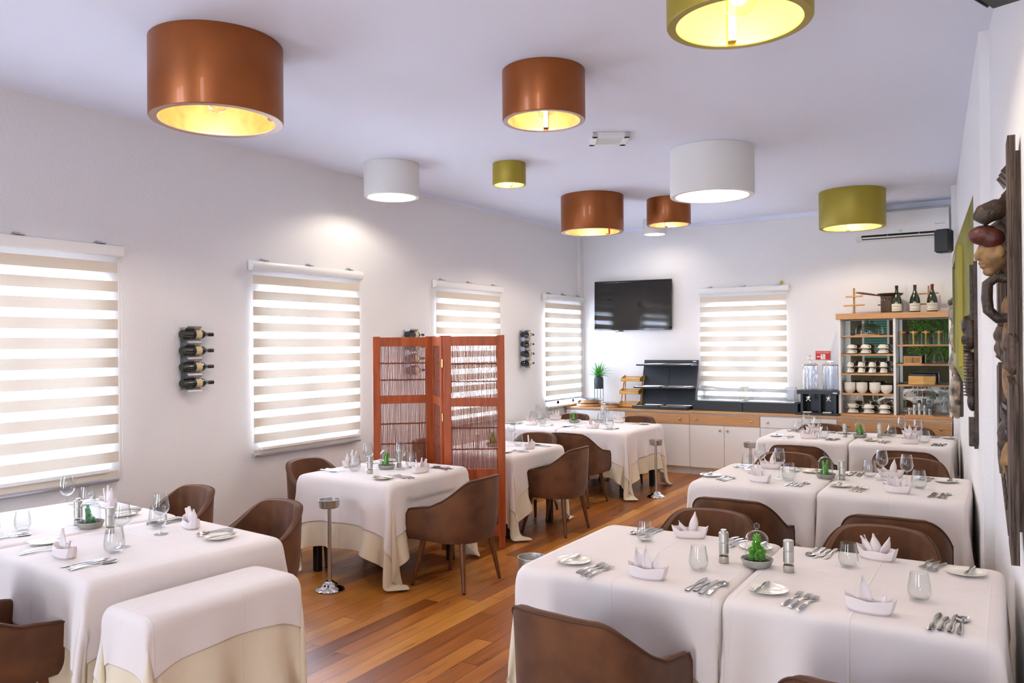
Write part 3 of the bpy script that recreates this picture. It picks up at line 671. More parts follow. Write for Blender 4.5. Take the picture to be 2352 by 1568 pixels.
# ------------------------------------------------------------------ tub chairs
def make_chair():
    root = thing('tub_chair', (0, 0, 0), 'brown velvet tub chair', 'chair', group='brown velvet tub chairs')
    a, b_, yf, yc = .285, .27, .265, -.01        # half width, back depth, arm front y, arc centre
    NS = 61
    def plan(s):   # s in -1..1 ; returns x,y unit outline and outward normal
        L1 = (yf-yc); Larc = 1.35*(a+b_)/2*1.12; tot = L1+Larc; q = abs(s)*tot
        if q <= Larc:
            th = q/Larc*PI/2; x, y = a*math.sin(th)**.86 if th > 0 else 0, yc-b_*max(0, math.cos(th))**.80
        else: x, y = a-.012*(q-Larc)/L1, yc+(q-Larc)
        return (x if s >= 0 else -x), y
    def hgt(s):
        s = abs(s); h = .815-.012*smooth(0, .35, s)-.196*smooth(.22, .74, s)-.026*smooth(.70, 1, s)
        if s > .95: h -= .035*(1-math.sqrt(max(0, 1-((s-.95)/.05)**2)))
        return h
    O = []; I_ = []; RIM = []
    S = [-1+2*i/(NS-1) for i in range(NS)]
    Lp = [Vector((*plan(s), 0)) for s in S]; Nn = []
    for i in range(NS):
        t = (Lp[min(NS-1, i+1)]-Lp[max(0, i-1)]).normalized(); n = Vector((t.y, -t.x, 0)); Nn.append(n)
    if (Nn[NS//2].y) > 0: Nn = [-n for n in Nn]
    zb = .345
    rows_o = []; rows_i = []
    for i, s in enumerate(S):
        h = hgt(s); p = Lp[i]; n = Nn[i]; o = []; ii = []; th = .042-.012*smooth(.6, 1, abs(s)); back = 1-smooth(.35, .75, abs(s))
        def outp(z):
            k = (z-zb)/(h-zb); inset = .030*(1-min(1, k*3))**2; rec = .022*back*k**1.3
            return Vector((p.x-n.x*inset, p.y-n.y*inset-rec, z))
        for k in range(11): o.append(outp(zb+(h-.012-zb)*k/10))
        o.append(outp(h-.012)+Vector((0, 0, .010))-n*.010)
        c_ = outp(h-.012)-n*th/2; o.append(Vector((c_.x, c_.y, h)))
        RIM.append(outp(h-.012)+Vector((0, 0, .006))+n*.001)
        ph = abs(math.sin((s*.5+.5)*PI*13)); dp = .017*(ph**.5)*(1-smooth(.72, .86, abs(s)))
        q = outp(h-.012)-n*th; ii.append(Vector((q.x, q.y, h-.006)))
        for k in range(1, 10):
            z = h-.012-(h-.012-.40)*k/9; q = outp(z)-n*(th+.012-dp+.012*(k/9)); ii.append(Vector((q.x, q.y, z)))
        rows_o.append(o+ii)
    MB().grid(rows_o).build('backrest', 'velvet', root, angle=60)
    g = root.children[-1]
    # close the two arm fronts
    m_ = MB()
    for e in (0, NS-1):
        r = rows_o[e]; n_ = len(r); k = n_//2
        m_.add(r, [tuple(range(n_))])
    m_.build('arm_front', 'velvet', root)
    e0 = rows_o[0][:11]; e1 = rows_o[-1][:11]
    path = [p+Vector((0, .003, 0)) for p in e0]+RIM[1:-1]+[p+Vector((0, .003, 0)) for p in reversed(e1)]
    MB().tube(path, .0052, 8).build('piping', 'pipe', root)
    # seat cushion and underside
    def ring(sc, z, push_=.0):
        L_ = []
        for i in range(0, NS, 2):
            p = Lp[i]; L_.append(Vector((p.x*sc, yc+(p.y-yc)*sc, z)))
        x0, x1 = L_[0].x, L_[-1].x
        for j in range(1, 8):
            t = j/8; L_.insert(0, Vector((x0+(x1-x0)*t, yf+.012+.012*math.sin(PI*t)+push_, z)))
        return L_
    RR = [ring(.80, .343), ring(.86, .352, .01), ring(.87, .39, .02), ring(.87, .44, .025), ring(.85, .462, .02), ring(.78, .472, .0), ring(.4, .478, -.06)]
    s_ = MB().grid([[tuple(p) for p in r] for r in RR], closev=True); n_ = len(RR[0])
    s_.add([tuple(p) for p in RR[0]], [tuple(range(n_))]); s_.add([tuple(p) for p in RR[-1]], [tuple(range(n_))])
    s_.build('seat', 'velvet', root, angle=60)
    for sx, sy in ((-1, 1), (1, 1), (-1, -1), (1, -1)):
        top = (sx*.185, .17 if sy > 0 else -.17, .352); bot = (sx*.235, .245 if sy > 0 else -.22, 0)
        l = MB().tube([top, tuple((Vector(top)*.5+Vector(bot)*.5)), (bot[0], bot[1], .012)], [.0235, .019, .0135], 14)
        lo = l.build('leg', 'legwood', root); MB().cyl((bot[0], bot[1], .013), (bot[0], bot[1], 0), .012, .011, 12).build('foot_cap', 'black', lo)
    return root
CH = Once(make_chair)
CHAIRS = [
 (4.255, 2.80, -.10, 'tub chair seen from behind at bottom centre'),
 (5.27, 2.68, 0, 'tub chair whose top edge just shows at the bottom right corner'),
 (1.80, 1.76, -.05, 'dark tub chair at the bottom left corner, beside the front left table'),
 (.80, 3.36, PI-.10, 'fluted tub chair against the left wall behind the front left table'),
 (1.72, 3.28, PI-.12, 'tub chair with fluted back at the far end of the low narrow side table'),
 (4.16, 4.30, PI, 'fluted tub chair facing the camera behind the left half of the front right table'),
 (5.05, 4.32, PI, 'fluted tub chair facing the camera behind the right half of the front right table'),
 (4.13, 5.215, 0, 'tub chair before the left half of the middle right table, seen from behind'),
 (5.05, 5.13, 0, 'tub chair before the right half of the middle right table, seen from behind'),
 (3.97, 7.02, PI, 'fluted tub chair behind the middle right table, left side'),
 (4.93, 7.13, PI, 'fluted tub chair behind the middle right table, right side'),
 (3.90, 8.10, .0, 'tub chair seen from behind before the back right table, left side'),
 (4.82, 8.12, .0, 'tub chair seen from behind before the back right table, right side'),
 (3.72, 9.80, PI, 'tub chair between the back right table and the white drawer, left side'),
 (4.66, 9.82, PI, 'tub chair between the back right table and the cup cabinet, right side'),
 (.44, 9.80, PI, 'tub chair behind the far left corner table, beside the small cloche'),
 (1.40, 9.80, PI, 'tub chair behind the far left corner table, below the bamboo rack'),
 (1.50, 8.06, -.02, 'tub chair with its back to the camera at the far left corner table'),
 (2.08, 4.93, PI/2, 'tub chair on the right of the square table before the folding screen'),
 (1.92, 6.78, PI/2, 'tub chair right of the folding screen, side on, nearest the aisle'),
 (.70, 4.95, -PI/2, 'fluted tub chair on the window side of the square table before the screen'),
 (.70, 6.62, -PI/2, 'tub chair seen through the left panel of the folding screen'),
 (1.22, 7.42, PI, 'tub chair behind the square table that stands behind the folding screen'),
]
for x, y, rz, lab in CHAIRS: CH((x, y, 0), rz, lab)

# ------------------------------------------------------------------ folding screen
def folding_screen():
    root = thing('folding_screen', (1.42, 5.65, 0), 'reddish wooden three panel folding screen with thin stick infill', 'room divider')
    O = Vector((1.42, 5.65, 0)); H_ = 1.862
    pts = [Vector((.623, 5.635, 0)), Vector((1.024, 6.035, 0)), Vector((1.42, 5.65, 0)), Vector((1.87, 5.956, 0))]
    rs = random.Random(5)
    for pi in range(3):
        A, B = pts[pi]-O, pts[pi+1]-O; d = (B-A); w_ = d.length-.012; ang = math.atan2(d.y, d.x); mid = (A+B)/2
        Mx = Matrix.Translation(mid) @ Matrix.Rotation(ang, 4, 'Z')
        sw = .068; t = .032; z0, z1 = .11, H_
        rails = [(z1-.05, .085), (1.2785, .075), (.655, .085), (.16, .095)]
        f = MB()
        for sx in (-1, 1):
            f.box((sx*(w_/2-sw/2), 0, (z0+z1)/2), (sw, t, z1-z0), bev=.003)
            f.box((sx*(w_/2-sw/2), 0, .055), (sw*.8, t, .11), bev=.003)
        fo = f.xf(Mx).build('panel_frame', 'screenwood', root)
        for zc, hh in rails: MB().box((0, 0, zc), (w_-2*sw+.004, t*.9, hh), bev=.002).xf(Mx).build('cross_rail', 'screenwood', fo)
        for k in range(3):
            zt, zb = rails[k][0]-rails[k][1]/2, rails[k+1][0]+rails[k+1][1]/2
            s_ = MB(); n_ = 34; wi = w_-2*sw
            for j in range(n_):
                x = -wi/2+wi*(j+.5)/n_; y = rs.uniform(-.002, .002); P = []
                for q in range(6): P.append((x+rs.uniform(-.0026, .0026), y+rs.uniform(-.002, .002), zb+(zt-zb)*q/5))
                s_.tube(P, rs.uniform(.0030, .0042), 5, cap=False)
            for q in (.34, .68):
                zc = zt-(zt-zb)*q; P = [( -wi/2+wi*j/(n_*2), .006*(1 if j % 2 else -1), zc+.004*math.sin(j*2.1)) for j in range(n_*2+1)]
                s_.tube(P, .0042, 5, cap=False); s_.tube([(p[0], -p[1], p[2]-.004) for p in P], .0042, 5, cap=False)
            s_.xf(Mx).build('stick_infill', 'stick', fo)
    for z in (.5, 1.15, 1.62):
        MB().box((0, -.008, z), (.012, .008, .07), rz=.1).build('hinge', 'brass', root)
folding_screen()

# ------------------------------------------------------------------ steel bucket stands
def make_stand():
    root = thing('bucket_stand', (0, 0, 0), 'stand', 'stand', group='steel wine bucket stands')
    MB().lathe([(0.001, .012), (.09, .006), (.105, .002), (.108, .006), (.103, .014), (.085, .024), (.062, .034), (.058, .042), (.055, .048), (.035, .058), (.03, .066), (.001, .067)], n=48).build('base', 'chrome', root)
    MB().cyl((0, 0, .06), (0, 0, .605), .0145, n=24).build('pole', 'brushed', root)
    MB().lathe([(.001, .600), (.066, .600), (.072, .606), (.076, .655), (.079, .657), (.079, .660), (.0745, .660), (.071, .611), (.066, .605), (.001, .605)], n=48).build('ring_tray', 'brushed', root)
    return root
ST = Once(make_stand)
ST((1.385, 4.30, 0), 0, 'steel bucket stand in front of the square table before the folding screen')
ST((2.115, 8.83, 0), 0, 'steel bucket stand between the far left corner table and the back right table')
ST((3.475, 3.66, 0), 0, 'steel bucket stand mostly hidden by the front right table, only its rim shows')
ST((3.13, 9.12, 0), 0, 'steel bucket stand peeking out left of the back right table')
# ------------------------------------------------------------------ cutlery, plates, glasses, napkins
Z0 = TH_+.0055
def outline_solid(name, ln, wf_, zf, th=.0024, mat='cutlery', n=22, concave=0, cols=5):
    """flat thing along +y from 0 to ln; wf_(t) half width, zf(t) height of centre"""
    m_ = MB(); topg = []; botg = []
    for i in range(n+1):
        t = i/n; w_ = max(.0004, wf_(t)); rt = []; rb = []
        for j in range(cols):
            q = -1+2*j/(cols-1); zz = zf(t)+concave_(t, q, concave)
            e = (1-q*q)*.5+.5
            rt.append((w_*q, t*ln, zz+th/2*e)); rb.append((w_*q, t*ln, zz-th/2*e))
        topg.append(rt); botg.append(rb)
    ring = [a+b_[::-1] for a, b_ in zip(topg, botg)]
    m_.grid(ring, closev=True); m_.add(ring[0], [tuple(range(2*cols))]); m_.add(ring[-1], [tuple(range(2*cols))])
    return m_
def concave_(t, q, c): return 0 if not c else (c(t)*(q*q-1))
def handle_w(t, hl=.58): # t up to hl handle
    if t < hl: return .0105-.0062*smooth(.10, hl*.95, t)-(.004*(1-t/.03) if t < .03 else 0)
    return .0043
def make_knife():
    wf_ = lambda t: handle_w(t, .50) if t < .50 else .0055+.0055*math.sin(min(1, (t-.50)/.47)*PI*.80)*(1-smooth(.93, 1.0, t))
    m_ = outline_solid('knife', .215, wf_, lambda t: .004-.0012*t+.001*math.sin(t*6), .0042)
    o = m_.build('table_knife', 'cutlery'); return tag(o, 'k', 'knife')
def make_bknife():
    wf_ = lambda t: handle_w(t, .55) if t < .52 else .0045+.0062*math.sin(min(1, (t-.52)/.46)*PI*.85)*(1-smooth(.93, 1.0, t))
    o = outline_solid('k', .165, wf_, lambda t: .004, .0038).build('butter_knife', 'cutlery'); return tag(o, 'k', 'knife')
def make_spoon():
    wf_ = lambda t: handle_w(t, .60)*.9 if t < .66 else .0035+.0185*math.sqrt(max(0, 1-((t-.83)/.172)**2))
    zf = lambda t: .003+.010*math.sin(min(1, t/.64)*PI)*.6+(.004 if t > .66 else 0)
    o = outline_solid('s', .205, wf_, zf, .0024, n=34, concave=lambda t: (.008*math.sqrt(max(0, 1-((t-.83)/.172)**2)) if t > .66 else 0), cols=7).build('soup_spoon', 'cutlery'); return tag(o, 's', 'spoon')
def make_fork():
    wf_ = lambda t: handle_w(t, .62)*.92 if t < .62 else .0035+.0085*smooth(.62, .74, t)
    zf = lambda t: .003+.009*math.sin(t/.76*PI)*.6
    ln = .2; m_ = MB(); m2 = outline_solid('f', ln*.76, lambda t: wf_(t*.76), lambda t: zf(t*.76), .0026); m_.add(m2.v, m2.f)
    for k in range(4):
        x = -.0093+k*.0062; P = [(x*.95, ln*(.75+.25*q/5), .0035+.004*math.sin(q/5*PI*.9)*1.2+.002*(q/5)) for q in range(6)]
        m_.tube(P, [.0021, .0019, .0018, .0017, .0015, .0008], 6)
    o = m_.build('table_fork', 'cutlery'); return tag(o, 'f', 'fork')
def make_plate():
    r = .078
    o = MB().lathe([(.001, .003), (.046, .003), (.052, .004), (r-.006, .0125), (r, .0135), (r+.001, .0155), (r-.003, .0160), (.056, .0095), (.050, .0070), (.001, .0065)], n=48).build('side_plate', 'china2'); return tag(o, 'p', 'plate')
def make_tumbler():
    p = [(.001, .003), (.024, .003), (.034, .010), (.041, .026), (.0425, .04), (.040, .065), (.034, .098), (.0325, .108), (.0315, .108), (.033, .098), (.0388, .065), (.041, .04), (.0395, .027), (.033, .014), (.024, .009), (.001, .008)]
    o = MB().lathe(p, n=40).build('stemless_glass', 'glass'); return tag(o, 'g', 'glass')
def make_wineglass():
    root = thing('wine_glass', (0, 0, 0), 'g', 'wine glass')
    MB().lathe([(.001, .001), (.036, .001), (.037, .003), (.015, .006), (.006, .012), (.0036, .03), (.0034, .085), (.006, .098), (.001, .1)], n=32).build('stem', 'glass', root)
    MB().lathe([(.001, .098), (.008, .100), (.028, .112), (.041, .132), (.0435, .145), (.041, .165), (.033, .215), (.0315, .222), (.0307, .222), (.032, .213), (.0400, .165), (.0423, .145), (.040, .133), (.0275, .1135), (.001, .103)], n=40).build('bowl', 'glass', root)
    return root
def make_napkin(var=0):
    root = thing('folded_napkin', (0, 0, 0), 'n', 'napkin')
    m_ = MB(); n = 12; rows = []
    for i in range(n+1):      # boat shaped wrap
        a = 2*PI*i/n; c, s = math.cos(a), math.sin(a)
        r = .088*abs(c)**1.0; x = .092*math.copysign(abs(c)**.9, c); y = .040*math.copysign(abs(s)**.8, s)
        hh = .044+.020*abs(c)**4+(.006 if s < 0 else -.006)*(1-abs(c))+.005*math.sin(i*2.6)
        rows.append([(x*.72, y*.85, 0), (x*.86, y*1.06, .010), (x*.96, y*1.02, hh*.6), (x*1.02, y*.86, hh), (x*.98, y*.80, hh-.001), (x*.80, y*.6, hh*.55), (x*.3, y*.2, hh*.45)])
    m_.grid(rows)
    m_.build('wrap', 'napkin', root, angle=22)
    rs = random.Random(20+var); m_ = MB()
    for k, (ang, hgt_, off, lean) in enumerate([[(.0, .105, 0, -.10), (.5, .092, -.022, -.35), (-.5, .085, .022, .3)], [(.3, .085, .0, .2), (-.9, .075, .02, .5), (.9, .08, -.02, -.45), (0, .07, .01, .9)], [(.2, .10, -.012, -.15), (-.6, .06, .02, .6)]][var]):
        G = []
        for i in range(9):
            t = i/8; w_ = .024*math.sin(PI*min(1, .16+t*.84))**.8*(1-t**4); row = []
            for j in range(5):
                q = -1+j/2; x = off+lean*t*hgt_+w_*q*math.cos(ang); y = w_*q*math.sin(ang)+.012*(1-q*q)*math.cos(ang)-.003
                row.append((x, y, .014+t*hgt_*1.2))
            G.append(row)
        m_.grid(G)
    o = m_.build('upright_fold', 'napkin', root, angle=60, weld=False); sm = o.modifiers.new('t', 'SOLIDIFY'); sm.thickness = .0022
    return root
def make_mill(tall=True):
    root = thing('salt_mill', (0, 0, 0), 'm', 'mill')
    r = .0225
    MB().lathe([(.001, 0), (r-.001, 0), (r, .002), (r, .030), (r-.001, .031)], n=32).build('base', 'brushed', root)
    MB().lathe([(r-.0015, .031), (r-.0015, .044)], n=32).build('window_band', 'glassgrey', root)
    MB().lathe([(r-.001, .044), (r, .045), (r, .092), (r-.002, .094), (r-.002, .096), (r, .097), (r, .136), (r-.003, .140), (.001, .140)], n=32).build('body', 'brushed', root)
    return root
def make_pepper():
    root = make_mill(); root.name = 'pepper_mill'; root['label'] = 'p'
    MB().lathe([(.0135, .139), (.0135, .150), (.012, .152), (.001, .152)], n=24).build('cap', 'brushed', root); return root
def make_cloche(kind):
    root = thing('plant_cloche', (0, 0, 0), 'c', 'plant under glass')
    MB().lathe([(.001, 0), (.050, 0), (.060, .008), (.0715, .034), (.0695, .036), (.065, .033), (.056, .018), (.001, .018)], n=44).build('dish', 'concrete', root)
    MB().lathe([(.001, .030), (.055, .026), (.06, .020)], n=24).build('soil', 'soil', root)
    rs = random.Random(kind*9+2); m_ = MB()
    def leafy(base, top, n, ln, wd):
        base, top = Vector(base), Vector(top); ax = (top-base).normalized()
        for i in range(n):
            t = i/n; p = base.lerp(top, t); a = i*2.4+rs.uniform(-.2, .2); u = ax.orthogonal().normalized(); w_ = ax.cross(u); d = (u*math.cos(a)+w_*math.sin(a))*(.85)+ax*(.35+.6*t); d.normalize(); s_ = ln*(1-.45*t)*rs.uniform(.8, 1.15)
            sd = d.cross(ax).normalized()*wd; up_ = ax*wd*.7
            q = p+d*s_*.55
            m_.add([p, q+sd, q+up_, q-sd, q-up_*.8, p+d*s_], [(0, 1, 2), (0, 2, 3), (0, 3, 4), (0, 4, 1), (5, 2, 1), (5, 3, 2), (5, 4, 3), (5, 1, 4)])
    if kind == 0:     # bushy pyramid
        leafy((0, 0, .025), (0, 0, .128), 150, .044, .0060)
        for k in range(6): a = k*1.05; leafy((.012*math.cos(a), .012*math.sin(a), .025), (.030*math.cos(a), .030*math.sin(a), .075), 40, .028, .0055)
    elif kind == 1:   # tall curved sprig with rosette
        leafy((-.02, 0, .025), (-.042, .0, .10), 70, .024, .0045); leafy((-.01, .01, .025), (-.028, .0, .12), 70, .024, .0045)
        leafy((.02, 0, .02), (.022, 0, .055), 60, .028, .0045)
    else:             # two upright sprigs
        leafy((.004, 0, .025), (.012, 0, .13), 90, .026, .0055); leafy((-.006, 0, .025), (-.018, .004, .12), 80, .026, .0055); leafy((-.012, -.01, .02), (-.028, -.012, .055), 40, .022, .006)
        leafy((.0, 0, .02), (.0, 0, .05), 40, .03, .005)
    m_.build('succulent', 'leafb' if kind == 1 else 'leaf', root, angle=20, weld=False)
    rd = .052; prof = [(rd+.001, .024), (rd, .03), (rd, .115)]+[(rd*math.cos(a), .115+.045*math.sin(a)) for a in [PI/2*i/9 for i in range(1, 10)]]
    d = MB().lathe(prof, n=40).build('glass_dome', 'glass2', root)
    MB().cyl((0, 0, .159), (0, 0, .168), .006, n=12).sphere((0, 0, .179), .0135, 16, 10).build('dome_knob', 'glass2', d)
    return root
PROTO = dict(knife=Once(make_knife), bknife=Once(make_bknife), spoon=Once(make_spoon), fork=Once(make_fork), plate=Once(make_plate), tumbler=Once(make_tumbler), wine=Once(make_wineglass),
             nap0=Once(lambda: make_napkin(0)), nap1=Once(lambda: make_napkin(1)), nap2=Once(lambda: make_napkin(2)), mill=Once(make_mill), pepper=Once(make_pepper), cl0=Once(lambda: make_cloche(0)), cl1=Once(lambda: make_cloche(1)), cl2=Once(lambda: make_cloche(2)))
def put(kind, x, y, rz, lab, group, z=Z0): return PROTO[kind]((x, y, z), rz, lab, group)
rs_ = random.Random(99)
def setting(ex, ey, rz, pos, tb, nap=0, glass_=None, wine=None, wide=1.0, nap_dx=0, with_knives=True):
    """one place laid at table edge point (ex, ey); diner looks along +y rotated by rz. pos/tb: words that locate it"""
    c, s = math.cos(rz), math.sin(rz); w_ = wide
    def P(dx, dy): return ex+c*dx-s*dy, ey+s*dx+c*dy
    j = lambda a: rs_.uniform(-a, a)
    x, y = P(-.385*w_, .20); put('plate', x, y, 0, 'side plate of the %s place, %s' % (pos, tb), 'side plates')
    x, y = P(-.415*w_, .115); put('bknife', x, y, rz-.10+j(.05), 'butter knife on the plate of the %s place, %s' % (pos, tb), 'butter knives', Z0+.0155)
    for k, nm in enumerate(('outer', 'middle', 'inner')):
        x, y = P((-.295+.032*k)*w_, .055-.02*k+j(.006)); put('fork', x, y, rz-.17+j(.05), '%s fork of the %s place, %s' % (nm, pos, tb), 'forks laid on the tables')
    x, y = P(nap_dx, .135+j(.01)); put('nap%d' % nap, x, y, rz+j(.35), 'folded pink napkin of the %s place, %s' % (pos, tb), 'folded napkins')
    for k, (kd, nm) in enumerate((('knife', 'inner knife'), ('bknife', 'small knife'), ('knife', 'outer knife'), ('spoon', 'soup spoon'))):
        x, y = P((.205+.030*k)*w_, .035+(.02 if kd == 'bknife' else 0)+j(.008)); put(kd, x, y, rz-.06+j(.05), '%s of the %s place, %s' % (nm, pos, tb), 'knives laid on the tables' if 'knife' in nm else 'spoons laid on the tables')
    if glass_:
        g_ = put('tumbler', glass_[0], glass_[1], 0, 'stemless glass of the %s place, %s' % (pos, tb), 'stemless glasses'); k_ = 1.16 if wine else 1.0; g_.scale = (k_, k_, k_)
    if wine: put('wine', wine[0], wine[1], 0, 'wine glass of the %s place, %s' % (pos, tb), 'wine glasses')
def centre(cl, x, y, mills, tb):
    put('cl%d' % cl, x, y, 0, 'succulent in a stone dish under a glass dome, %s' % tb, 'plants under glass domes')
    for (mx, my, kd, wh) in mills: put(kd, mx, my, 0, 'steel %s %s of the glass dome, %s' % ('pepper mill' if kd == 'pepper' else 'salt mill', wh, tb), 'steel mills')
tb = FR
setting(4.293, 3.10, 0, 'near left', tb, 0, (4.441, 3.463)); setting(5.17, 3.10, 0, 'near right', tb, 2, (5.314, 3.479))
setting(4.206, 4.16, PI, 'far left', tb, 2, (4.039, 3.83), wide=.92); setting(5.091, 4.17, PI, 'far right', tb, 1, (5.0, 3.84), wide=.93)
centre(0, 4.645, 3.657, [(4.501, 3.637, 'pepper', 'left'), (4.79, 3.627, 'mill', 'right')], tb)
tb = MR
setting(4.074, 5.76, 0, 'near left', tb, 0, (4.24, 6.06), (4.165, 6.10)); setting(4.974, 5.76, 0, 'near right', tb, 0, (5.085, 6.142), (5.006, 6.18), wide=.95)
setting(3.986, 6.70, PI, 'far left', tb, 2, (3.85, 6.40), (3.968, 6.33), wide=.85); setting(4.86, 6.70, PI, 'far right', tb, 2, (4.728, 6.48), (4.825, 6.37), wide=.95)
centre(2, 4.455, 6.28, [(4.573, 6.26, 'mill', 'right')], tb)
tb = BR
setting(3.827, 8.66, 0, 'near left', tb, 1, (3.957, 8.89), (3.878, 8.94), wide=.9); setting(4.78, 8.66, 0, 'near right', tb, 1, (4.898, 8.93), (4.829, 9.01), wide=.95)
setting(3.74, 9.64, PI, 'far left', tb, 1, (3.60, 9.35), (3.704, 9.263), wide=.85); setting(4.72, 9.64, PI, 'far right', tb, 1, (4.549, 9.36), (4.653, 9.288), wide=.95)
centre(0, 4.27, 9.14, [(4.129, 9.106, 'mill', 'left'), (4.455, 9.19, 'pepper', 'right')], tb)
tb = 'the front left table'
a = T1R
x, y = t1(.47, -.49); setting(x, y, a, 'near right', tb, 2, (1.885, 2.33), (1.81, 2.42), wide=.93)
x, y = t1(-.45, -.49); setting(x, y, a, 'near left', tb, 2, (.958, 2.372), None, wide=.9)
x, y = t1(.39, .49); setting(x, y, a+PI, 'far right', tb, 1, (1.571, 2.781), (1.729, 2.693), wide=.95)
x, y = t1(-.58, .49); setting(x, y, a+PI, 'far left', tb, 0, (.60, 2.95), (.694, 2.77), wide=.9)
centre(1, 1.227, 2.60, [(1.105, 2.60, 'pepper', 'left'), (1.455, 2.574, 'mill', 'right')], tb)
tb = 'the square table before the screen'
setting(1.79, 5.04, PI/2, 'right hand', tb, 1, (1.43, 5.20), (1.405, 5.09)); setting(.80, 5.02, -PI/2, 'window side', tb, 0, (1.126, 4.852), (1.19, 4.94), wide=.95)
centre(2, 1.28, 5.06, [(1.324, 4.811, 'mill', 'left'), (1.32, 5.17, 'pepper', 'right')], tb)
tb = 'the square table behind the screen'
setting(1.79, 6.72, PI/2, 'right hand', tb, 2, (1.45, 6.86), (1.23, 7.08), wide=.93)
centre(0, 1.25, 6.70, [(1.20, 6.5, 'mill', 'left')], tb)
tb = 'the far left corner table'
setting(.504, 8.58, 0, 'near left', tb, 1, (.572, 8.89), (.354, 9.172), wide=.85); setting(1.36, 8.58, 0, 'near right', tb, 2, (1.56, 8.77), (1.306, 9.199), wide=.95)
setting(.44, 9.62, PI, 'far left', tb, 0, (.20, 9.3), (.40, 9.383), wide=.85); setting(1.36, 9.62, PI, 'far right', tb, 1, (1.161, 9.378), (1.24, 9.28), wide=.95)
centre(2, .848, 9.221, [], tb)
# ------------------------------------------------------------------ sideboard along the back wall
CF = 10.56; WT = .86
wt = MB().box((2.54, (CF-.012+L_Y)/2, WT-.0125), (5.03, L_Y-CF+.012, .025), bev=.002).build('worktop', 'oak'); tag(wt, 'long oak worktop along the back wall', 'worktop')
def knob(x, z, parent): MB().lathe([(.001, -.03), (.013, -.028), (.0155, -.022), (.012, -.014), (.006, -.010), (.006, 0)], (x, 0, z), 20, axis='y').build('knob', 'brass', parent)
def unit(x0, x1, dmat, label, knobs=(), doors=True, dk=()):
    r_ = thing('cabinet', ((x0+x1)/2, CF, 0), label, 'cabinet', group='fitted cabinets of the sideboard'); w_ = x1-x0; ox = (x0+x1)/2
    MB().box((0, .295, .47), (w_-.002, .55, .728)).box((0, .315, .053), (w_-.002, .50, .106)).build('body', 'white', r_)
    d = MB().box((0, .009, .750), (w_-.005, .018, .135), bev=.002).build('drawer', dmat, r_)
    for k in knobs: knob(k-ox, .752, d)
    if doors:
        for sg in (-1, 1):
            dd = MB().box((sg*w_/4, .009, .39), (w_/2-.006, .018, .565), bev=.002).build('door', 'white', r_)
            knob(-sg*-1*.05 if False else sg*.05, .615, dd)
unit(.03, .972, 'white', 'sideboard cabinet at the far left with a white drawer front', ())
unit(.972, 1.917, 'oak', 'sideboard cabinet with oak drawer below the black tiered stand', (1.787,))
unit(1.917, 2.862, 'oak', 'sideboard cabinet with oak drawer and two knobs, below the food covers', (2.02, 2.754))
unit(2.862, 3.80, 'white', 'sideboard cabinet with white drawer below the drink dispensers', (2.966,))
unit(3.80, 5.05, 'oak', 'sideboard cabinet with oak drawer below the mirrored cup cabinet', (3.93, 4.938))
# ---- display cabinet
dc = thing('display_cabinet', (4.415, 10.76, WT), 'tall display cabinet with oak top, mirror back and shelves of cups', 'cabinet')
CX0 = 4.415; H_ = 1.20
MB().box((0, .185, H_+.035), (1.30, .41, .072), bev=.003).build('top_board', 'oak', dc)
MB().box((0, .19, .012), (1.25, .38, .024)).build('base_board', 'oak', dc)
for x in (-.612, .612, .015): MB().box((x, .19 if x != .015 else .17, H_/2+.012), (.026, .38 if x != .015 else .34, H_-.024)).build('side_panel', 'white', dc)
MB().box((0, .378, H_/2), (1.22, .006, H_-.02)).build('mirror_back', 'mirror', dc)
SL = [1.846, 1.615, 1.373, 1.126]; SR = [1.729, 1.495, 1.245]
for z in SL: MB().box((-.299, .20, z-WT), (.60, .33, .022), bev=.002).build('shelf', 'oak', dc)
for z in SR: MB().box((.314, .20, z-WT), (.565, .33, .022), bev=.002).build('shelf', 'oak', dc)
MB().box((.46, .012, H_/2+.01), (.27, .004, H_-.03)).build('glass_door', 'pane', dc)
# ---- crockery
def make_cup(r, h, handle=True):
    root = thing('cup', (0, 0, 0), 'c', 'cup')
    MB().lathe([(.001, h), (r*.55, h), (r*.62, h-.004), (r*.85, h*.62), (r, h*.1), (r, .0), (r-.003, .0), (r-.004, h*.1), (r*.8, h*.6), (.001, h-.006)], n=28).build('cup_body', 'china', root)
    MB().tube([(r*.9, 0, h*.22), (r*1.25, 0, h*.18), (r*1.45, 0, h*.42), (r*1.3, 0, h*.7), (r*.8, 0, h*.78)], .0042, 8).build('handle', 'china', root)
    return root
def make_saucer(r):
    o = MB().lathe([(.001, .002), (r*.5, .002), (r, .012), (r, .014), (r*.5, .006), (.001, .005)], n=28).build('saucer', 'china'); return tag(o, 's', 'saucer')
BIG = Once(lambda: make_cup(.056, .050)); SML = Once(lambda: make_cup(.038, .062)); SB = Once(lambda: make_saucer(.078)); SS = Once(lambda: make_saucer(.062))
NAMES = ['left', 'middle', 'right']; N4 = ['leftmost', 'second', 'third', 'rightmost']
def cups(xs, z, K, S, ch, names, shelf, sh=.012, y=10.86, upright=()):
    for i, x in enumerate(xs):
        for lv_, nm in enumerate(('lower', 'upper')):
            zz = z+lv_*(ch+sh)
            S((x, y, zz), 0, '%s saucer of the %s stack on the %s of the cup cabinet' % (nm, names[i], shelf), 'saucers in the display cabinet')
            c = K((x, y, zz+.006), -.5, '%s cup of the %s stack on the %s of the cup cabinet' % (nm, names[i], shelf), 'cups in the display cabinet')
            if (i, lv_) in upright: c.rotation_euler = (PI, 0, .5); c.location.z = zz+.006+ch
cups([3.925, 4.088, 4.285], 1.627, BIG, SB, .050, NAMES, 'second shelf')
